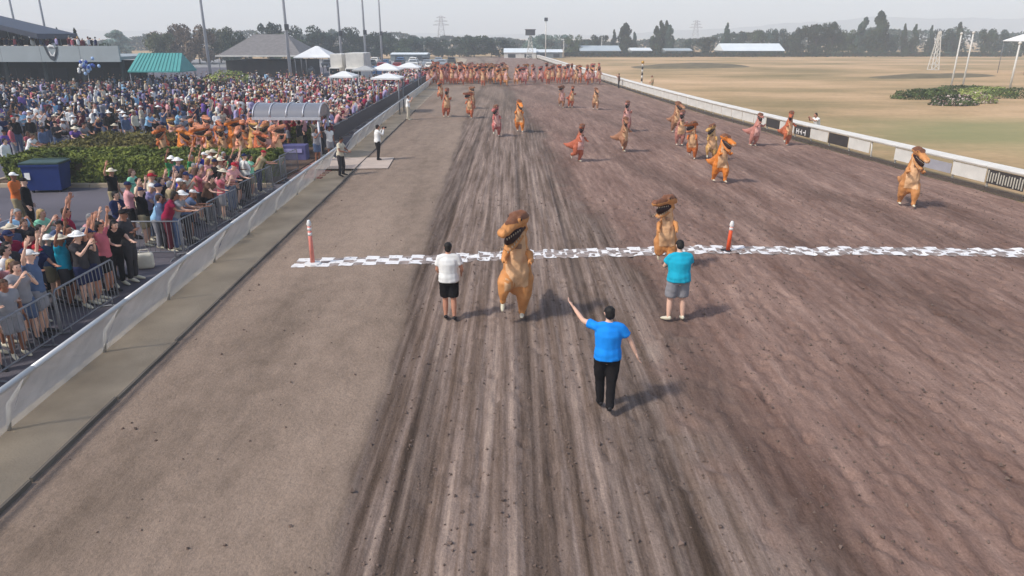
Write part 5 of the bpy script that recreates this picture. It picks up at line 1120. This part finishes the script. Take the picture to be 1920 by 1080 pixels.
# earth bank in the infield
def bank(u0, u1, D, h, wd, m, name='bank'):
    x0, x1 = xat(u0, D), xat(u1, D); q = MB(); n = 40
    for i in range(n + 1):
        s = i / n; x = x0 + (x1 - x0) * s; e = math.sin(PI * s) ** .6
        for j in range(9): w_ = j / 8; q.v.append((x, D + (w_ - .5) * wd * (.4 + .6 * e) + s * 8, -.08 + h * e * math.sin(PI * w_) * (1 + .3 * mnoise.noise(Vector((x * .2, w_ * 3, 0))))))
    for i in range(n):
        for j in range(8): a = i * 9 + j; q.f.append((a, a + 9, a + 10, a + 1)); q.m.append(0)
    return struct(q.obj(name, m, smooth=True))
M_BANK = mat('scrubby_bank', '#6b5f45', .95, .25, .5, .4, 4); bank(1186, 1425, 150, .75, 18, M_BANK); bank(1640, 1930, 112, .5, 9, M_BANK)

# ================================================================== FLOWER BED IN THE INFIELD
M_SHRUB = leaf_mat('bed_shrub', '#2a331c', '#5c6a38', .9); M_FLOW = leaf_mat('pale_blossom', '#8a6a66', '#d8c6b8', 3.0); M_YEL = leaf_mat('yellow_green_shrub', '#6d7a3c', '#a6ad62', 2.0)
def shrub(x, y, rx, ry, h, m, label, n=700, size=.12, flower=None):
    t = empty('shrub', (x, y, -.06))
    def sam(r):
        d = Vector((r.gauss(0, 1), r.gauss(0, 1), abs(r.gauss(0, 1)))).normalized(); k = 1 + .22 * mnoise.noise(d * 2.2 + Vector((x, y, 0))) - abs(r.gauss(0, .10)); return Vector((d.x * rx * k, d.y * ry * k, d.z * h * k)), d
    o = leaf_cards(n, sam, size, int(x * 7 + y)).obj('foliage', m, t); o['kind'] = 'stuff'
    if flower: o = leaf_cards(n // 2, sam, size * .9, int(x * 7 + y) + 1).obj('blossom', flower, t); o['kind'] = 'stuff'
    q = MB(); q.tube([(0, 0, 0), (0, 0, h * .5)], [.06, .03], seg=6); q.obj('stem', M_TWIG, t); return tag(t, label, 'shrub', 'shrubs in the infield flower bed')
fb = [(1722, 184, 3.0, 1.4, .95, M_SHRUB, 'dark low shrub at the left end of the infield flower bed', None), (1752, 180, 2.6, 1.4, .8, M_SHRUB, 'dark shrub under the flagpoles in the flower bed', None), (1786, 196, 2.1, 1.1, .95, M_SHRUB, 'pink and white blossoming shrub in front of the flower bed', M_FLOW), (1828, 192, 1.9, 1.1, 1.05, M_YEL, 'yellow-green shrub with pale blossom right of the pink one', M_FLOW),
      (1850, 178, 3.4, 1.5, .9, M_YEL, 'yellow-green mounded shrub behind the blossoming ones', None), (1905, 182, 4.4, 1.8, 1.0, M_SHRUB, 'large dark shrub at the right frame edge of the flower bed', None), (1805, 172, 3.6, 1.2, .8, M_SHRUB, 'dark shrub at the back of the flower bed', None)]
for u, v, rx, ry, h, m_, lab, fl_ in fb: p = gp(u, v); shrub(p.x, p.y, rx, ry, h, m_, lab, 1400, .12, fl_)
p = gp(530, 152); shrub(p.x, p.y - 20, 3.4, 1.6, 2.3, M_YEL, 'mounded olive green shrub in front of the pavilion', 1500, .16)

# ================================================================== TREES
def crown_mesh(kind, seed, n):
    r = random.Random(seed); lobes = []
    if kind == 'broad':
        for _ in range(20): a = r.uniform(0, 2 * PI); k = r.uniform(.1, .62); lobes.append((Vector((math.cos(a) * k, math.sin(a) * k, r.uniform(.16, .84))), r.uniform(.18, .32)))
    elif kind == 'poplar':
        for k in range(13): a = r.uniform(0, 2 * PI); z = .14 + .82 * k / 12; w_ = .55 * math.sin(PI * min(1, (z * .9 + .12))) ** .7; lobes.append((Vector((math.cos(a) * w_ * .45, math.sin(a) * w_ * .45, z)), .10 + .28 * w_))
    else:
        for k in range(16): a = r.uniform(0, 2 * PI); z = .10 + .85 * k / 15; w_ = (1 - z) * .75; lobes.append((Vector((math.cos(a) * w_ * .45, math.sin(a) * w_ * .45, z)), .05 + .42 * w_))
    def sam(q):
        c, rad = q.choice(lobes); d = Vector((q.gauss(0, 1), q.gauss(0, 1), q.gauss(0, 1))).normalized(); k = 1 - abs(q.gauss(0, .22)) + .18 * mnoise.noise((c + d * rad) * 6)
        p = Vector((c.x + d.x * rad * k, c.y + d.y * rad * k, c.z + d.z * rad * .62 * k)); return p, d
    return leaf_cards(n, sam, .042, seed).mesh('crown', [])
def trunk_mesh(kind, seed):
    r = random.Random(seed); q = MB(); q.tube([(0, 0, -.01), (.01, 0, .25), (0, .01, .6)], [.035, .024, .012], seg=7)
    for _ in range(6): a = r.uniform(0, 2 * PI); z = r.uniform(.22, .5); q.tube([(0, 0, z), (math.cos(a) * .16, math.sin(a) * .16, z + .12), (math.cos(a) * .34, math.sin(a) * .34, z + .22)], [.014, .009, .004], seg=5)
    return q.mesh('trunk', [mat('bark', '#4b4038', .95, .25, 6)], True)
TC = {k: [crown_mesh(k, 40 + i * 7 + len(k), 3600) for i in range(3)] for k in ('broad', 'poplar', 'conifer')}; TT = {k: trunk_mesh(k, 3) for k in TC}
for k in TC:
    for c in TC[k]: slots(c, 1)
LEAF = {'dark green': leaf_mat('leaf_dark', '#1f2a20', '#3c4a34', 3), 'green': leaf_mat('leaf_green', '#2a3826', '#50603c', 3), 'brown': leaf_mat('leaf_brown', '#4a3d30', '#85705a', 3), 'olive': leaf_mat('leaf_olive', '#3c3f2a', '#686a48', 3), 'blue green': leaf_mat('leaf_bluegreen', '#26352f', '#475a4e', 3), 'pale green': leaf_mat('leaf_pale', '#52665c', '#7d9288', 3)}
random.seed(77)
def tree(u0, u1, vt, D, kind, col, where, vb=None):
    x = xat((u0 + u1) / 2, D); W = abs(xat(u1, D) - xat(u0, D)) * (1.32 if kind == 'broad' else 1.2); H_ = zat(vt - 2, D); t = empty('tree', (x, D, -.06), random.uniform(0, 6.28)); k = random.randrange(3)
    c = link('crown', TC[kind][k], t); set_mats(c, [LEAF[col]]); rad = {'broad': .80, 'poplar': .42, 'conifer': .50}[kind]; c.scale = (W / 2 / rad, W / 2 / rad, H_ * {'broad': .99, 'poplar': .93, 'conifer': .98}[kind])
    tr = link('trunk', TT[kind], t); tr.scale = (min(W / 2 / rad, H_ * .6), min(W / 2 / rad, H_ * .6), H_)
    nm = {'broad': 'broad-crowned', 'poplar': 'columnar poplar', 'conifer': 'pointed conifer'}[kind]
    return tag(t, f'{col} {nm} tree {where}', 'tree', 'trees along the horizon')
TREES = [(280, 326, 56, 165, 'broad', 'olive', 'leftmost of the brownish clump past the teal canopy'), (300, 360, 38, 172, 'broad', 'brown', 'tallest and browner, in the clump past the teal canopy'), (345, 400, 40, 168, 'broad', 'brown', 'behind the light pole left of the pavilion'), (385, 440, 47, 175, 'broad', 'olive', 'left behind the pavilion roof'), (415, 462, 54, 160, 'broad', 'dark green', 'close behind the left slope of the pavilion roof'),
         (480, 528, 38, 190, 'broad', 'dark green', 'rising above the pavilion roof ridge'), (515, 560, 58, 185, 'broad', 'green', 'right above the pavilion roof'), (548, 608, 42, 195, 'broad', 'dark green', 'above the white peaked tent'), (590, 640, 56, 200, 'broad', 'blue green', 'in the gap left of the third light pole'), (622, 676, 46, 200, 'broad', 'dark green', 'behind the two box trucks'), (664, 705, 64, 210, 'broad', 'blue green', 'behind the larger truck and light pole'), (684, 740, 56, 205, 'broad', 'dark green', 'right of the last two light poles'), (728, 772, 70, 215, 'broad', 'green', 'low one beyond the car park, left'), (764, 806, 66, 220, 'broad', 'blue green', 'behind the short pale pole, beyond the car park'), (798, 846, 70, 225, 'broad', 'dark green', 'under the hazy pylon'),
         (838, 884, 66, 222, 'broad', 'dark green', 'left of the track end'), (866, 912, 64, 226, 'broad', 'green', 'straight behind the track end'), (896, 946, 68, 222, 'broad', 'dark green', 'right behind the track end'), (938, 972, 76, 228, 'broad', 'blue green', 'small and low, left of the camera tower'), (982, 1022, 66, 250, 'broad', 'pale green', 'behind the camera tower'), (1008, 1060, 63, 275, 'broad', 'pale green', 'big pale hazy one behind the loudspeaker pole'), (1060, 1090, 62, 240, 'broad', 'green', 'round one right of the pale hazy tree'), (1086, 1110, 72, 250, 'broad', 'blue green', 'low behind the gabled barn'), (1105, 1138, 64, 250, 'broad', 'dark green', 'behind the gabled barn ridge'),
         (1143, 1158, 56, 255, 'conifer', 'blue green', 'thin one left of the first tall poplar'), (1158, 1184, 42, 250, 'poplar', 'dark green', 'first tall one right of the gabled barn'), (1183, 1193, 60, 255, 'poplar', 'blue green', 'slim one just right of the first tall poplar'), (1220, 1238, 48, 246, 'poplar', 'dark green', 'left in the dark four-tree cluster'), (1229, 1245, 38, 248, 'poplar', 'dark green', 'tallest in the dark four-tree cluster'), (1240, 1253, 37, 250, 'poplar', 'dark green', 'twin top of the dark four-tree cluster'), (1247, 1262, 46, 246, 'poplar', 'blue green', 'right in the dark four-tree cluster'),
         (1282, 1304, 72, 255, 'broad', 'blue green', 'low one under the faint pylon'), (1310, 1340, 67, 245, 'broad', 'dark green', 'low dark one between the clusters'), (1350, 1370, 43, 245, 'conifer', 'blue green', 'at the left end of the long white barn'), (1362, 1400, 57, 262, 'broad', 'blue green', 'first behind the long white barn'), (1396, 1432, 53, 262, 'broad', 'green', 'second behind the long white barn'), (1434, 1466, 50, 260, 'broad', 'blue green', 'third behind the long white barn'), (1462, 1492, 58, 262, 'broad', 'dark green', 'at the right end of the long white barn'), (1480, 1512, 49, 250, 'broad', 'dark green', 'right past the long white barn'), (1506, 1550, 42, 245, 'broad', 'dark green', 'big one left in the dense dark group'), (1542, 1576, 37, 243, 'broad', 'dark green', 'tallest broad one in the dense dark group'), (1574, 1610, 52, 250, 'broad', 'green', 'right in the dense dark group'),
         (1604, 1626, 31, 246, 'poplar', 'blue green', 'left one of the leaning tall pair'), (1626, 1656, 19, 244, 'poplar', 'dark green', 'tallest of all on the right horizon'), (1650, 1684, 62, 250, 'broad', 'blue green', 'low right of the tallest poplar'), (1682, 1700, 45, 250, 'conifer', 'dark green', 'first of three spires in a row'), (1700, 1722, 46, 250, 'conifer', 'dark green', 'second of three spires in a row'), (1732, 1750, 48, 250, 'conifer', 'blue green', 'third of three spires in a row'), (1752, 1784, 50, 248, 'broad', 'dark green', 'left of the flagpoles on the horizon'), (1778, 1806, 42, 250, 'conifer', 'dark green', 'behind the flagpoles on the horizon'), (1832, 1862, 50, 246, 'broad', 'dark green', 'right of the flagpoles on the horizon'), (1858, 1888, 52, 250, 'broad', 'blue green', 'left of the white canopy at the right edge'), (1884, 1960, 62, 255, 'broad', 'green', 'behind the white canopy at the right edge'),
         (108, 130, 52, 97, 'conifer', 'dark green', 'small black-green one left behind the grandstand'), (140, 166, 53, 97, 'conifer', 'dark green', 'small black-green one right behind the grandstand'), (200, 240, 56, 240, 'poplar', 'pale green', 'lone hazy one between the grandstand and teal canopy'), (156, 214, 74, 110, 'broad', 'dark green', 'low one behind the grandstand fascia end')]
for a in TREES: tree(*a)
def wood(name, segs, n, m, label, seed):
    r0 = random.Random(seed); segs = [(xat(u, D), D, zat(v, D)) for u, v, D in segs]
    def sam(r):
        i = r.randrange(len(segs) - 1); s_ = r.random(); x = segs[i][0] * (1 - s_) + segs[i + 1][0] * s_; y = segs[i][1] * (1 - s_) + segs[i + 1][1] * s_; h = segs[i][2] * (1 - s_) + segs[i + 1][2] * s_
        h *= .78 + .35 * mnoise.noise(Vector((x * .09, y * .05, seed))) + .16 * mnoise.noise(Vector((x * .35, 0, seed))); return Vector((x, y + r.uniform(-5, 5), h * (1 - r.random() ** 2 * .98))), Vector((0, -.4, .5))
    return tag(leaf_cards(n, sam, .75, seed).obj(name, m), label, 'wood', kind='stuff')
wood('far_wood', [(150, 76, 330), (270, 66, 330), (420, 54, 330), (620, 54, 330), (800, 62, 340), (950, 68, 340), (1060, 76, 345)], 12000, leaf_mat('far_wood_leaf', '#22302a', '#46564a', .12), 'continuous hazy belt of distant woodland behind the car park', 1)
wood('far_wood', [(1060, 74, 345), (1200, 76, 340), (1400, 60, 335), (1560, 48, 330), (1700, 54, 330), (1960, 58, 330)], 12000, leaf_mat('far_wood_leaf', '#22302a', '#46564a', .12), 'continuous hazy belt of distant woodland behind the infield', 2)

# ================================================================== AIR
q = MB(); q.box((0, 1125, 46), (2860, 2680, 97)); hz = q.obj('haze', []); hz['kind'] = 'stuff'; hz['label'] = 'pale haze filling the air over the whole track'
m = bpy.data.materials.new('haze_air'); m.use_nodes = True; N = m.node_tree.nodes; N.clear(); vo = N.new('ShaderNodeVolumePrincipled'); vo.inputs['Color'].default_value = (.93, .97, .99, 1); vo.inputs['Density'].default_value = .0010; vo.inputs['Anisotropy'].default_value = 0.0
ou = N.new('ShaderNodeOutputMaterial'); m.node_tree.links.new(vo.outputs[0], ou.inputs['Volume']); hz.data.materials.append(m)
bpy.data.scenes.remove(WB)
print('objects', len(bpy.data.objects))
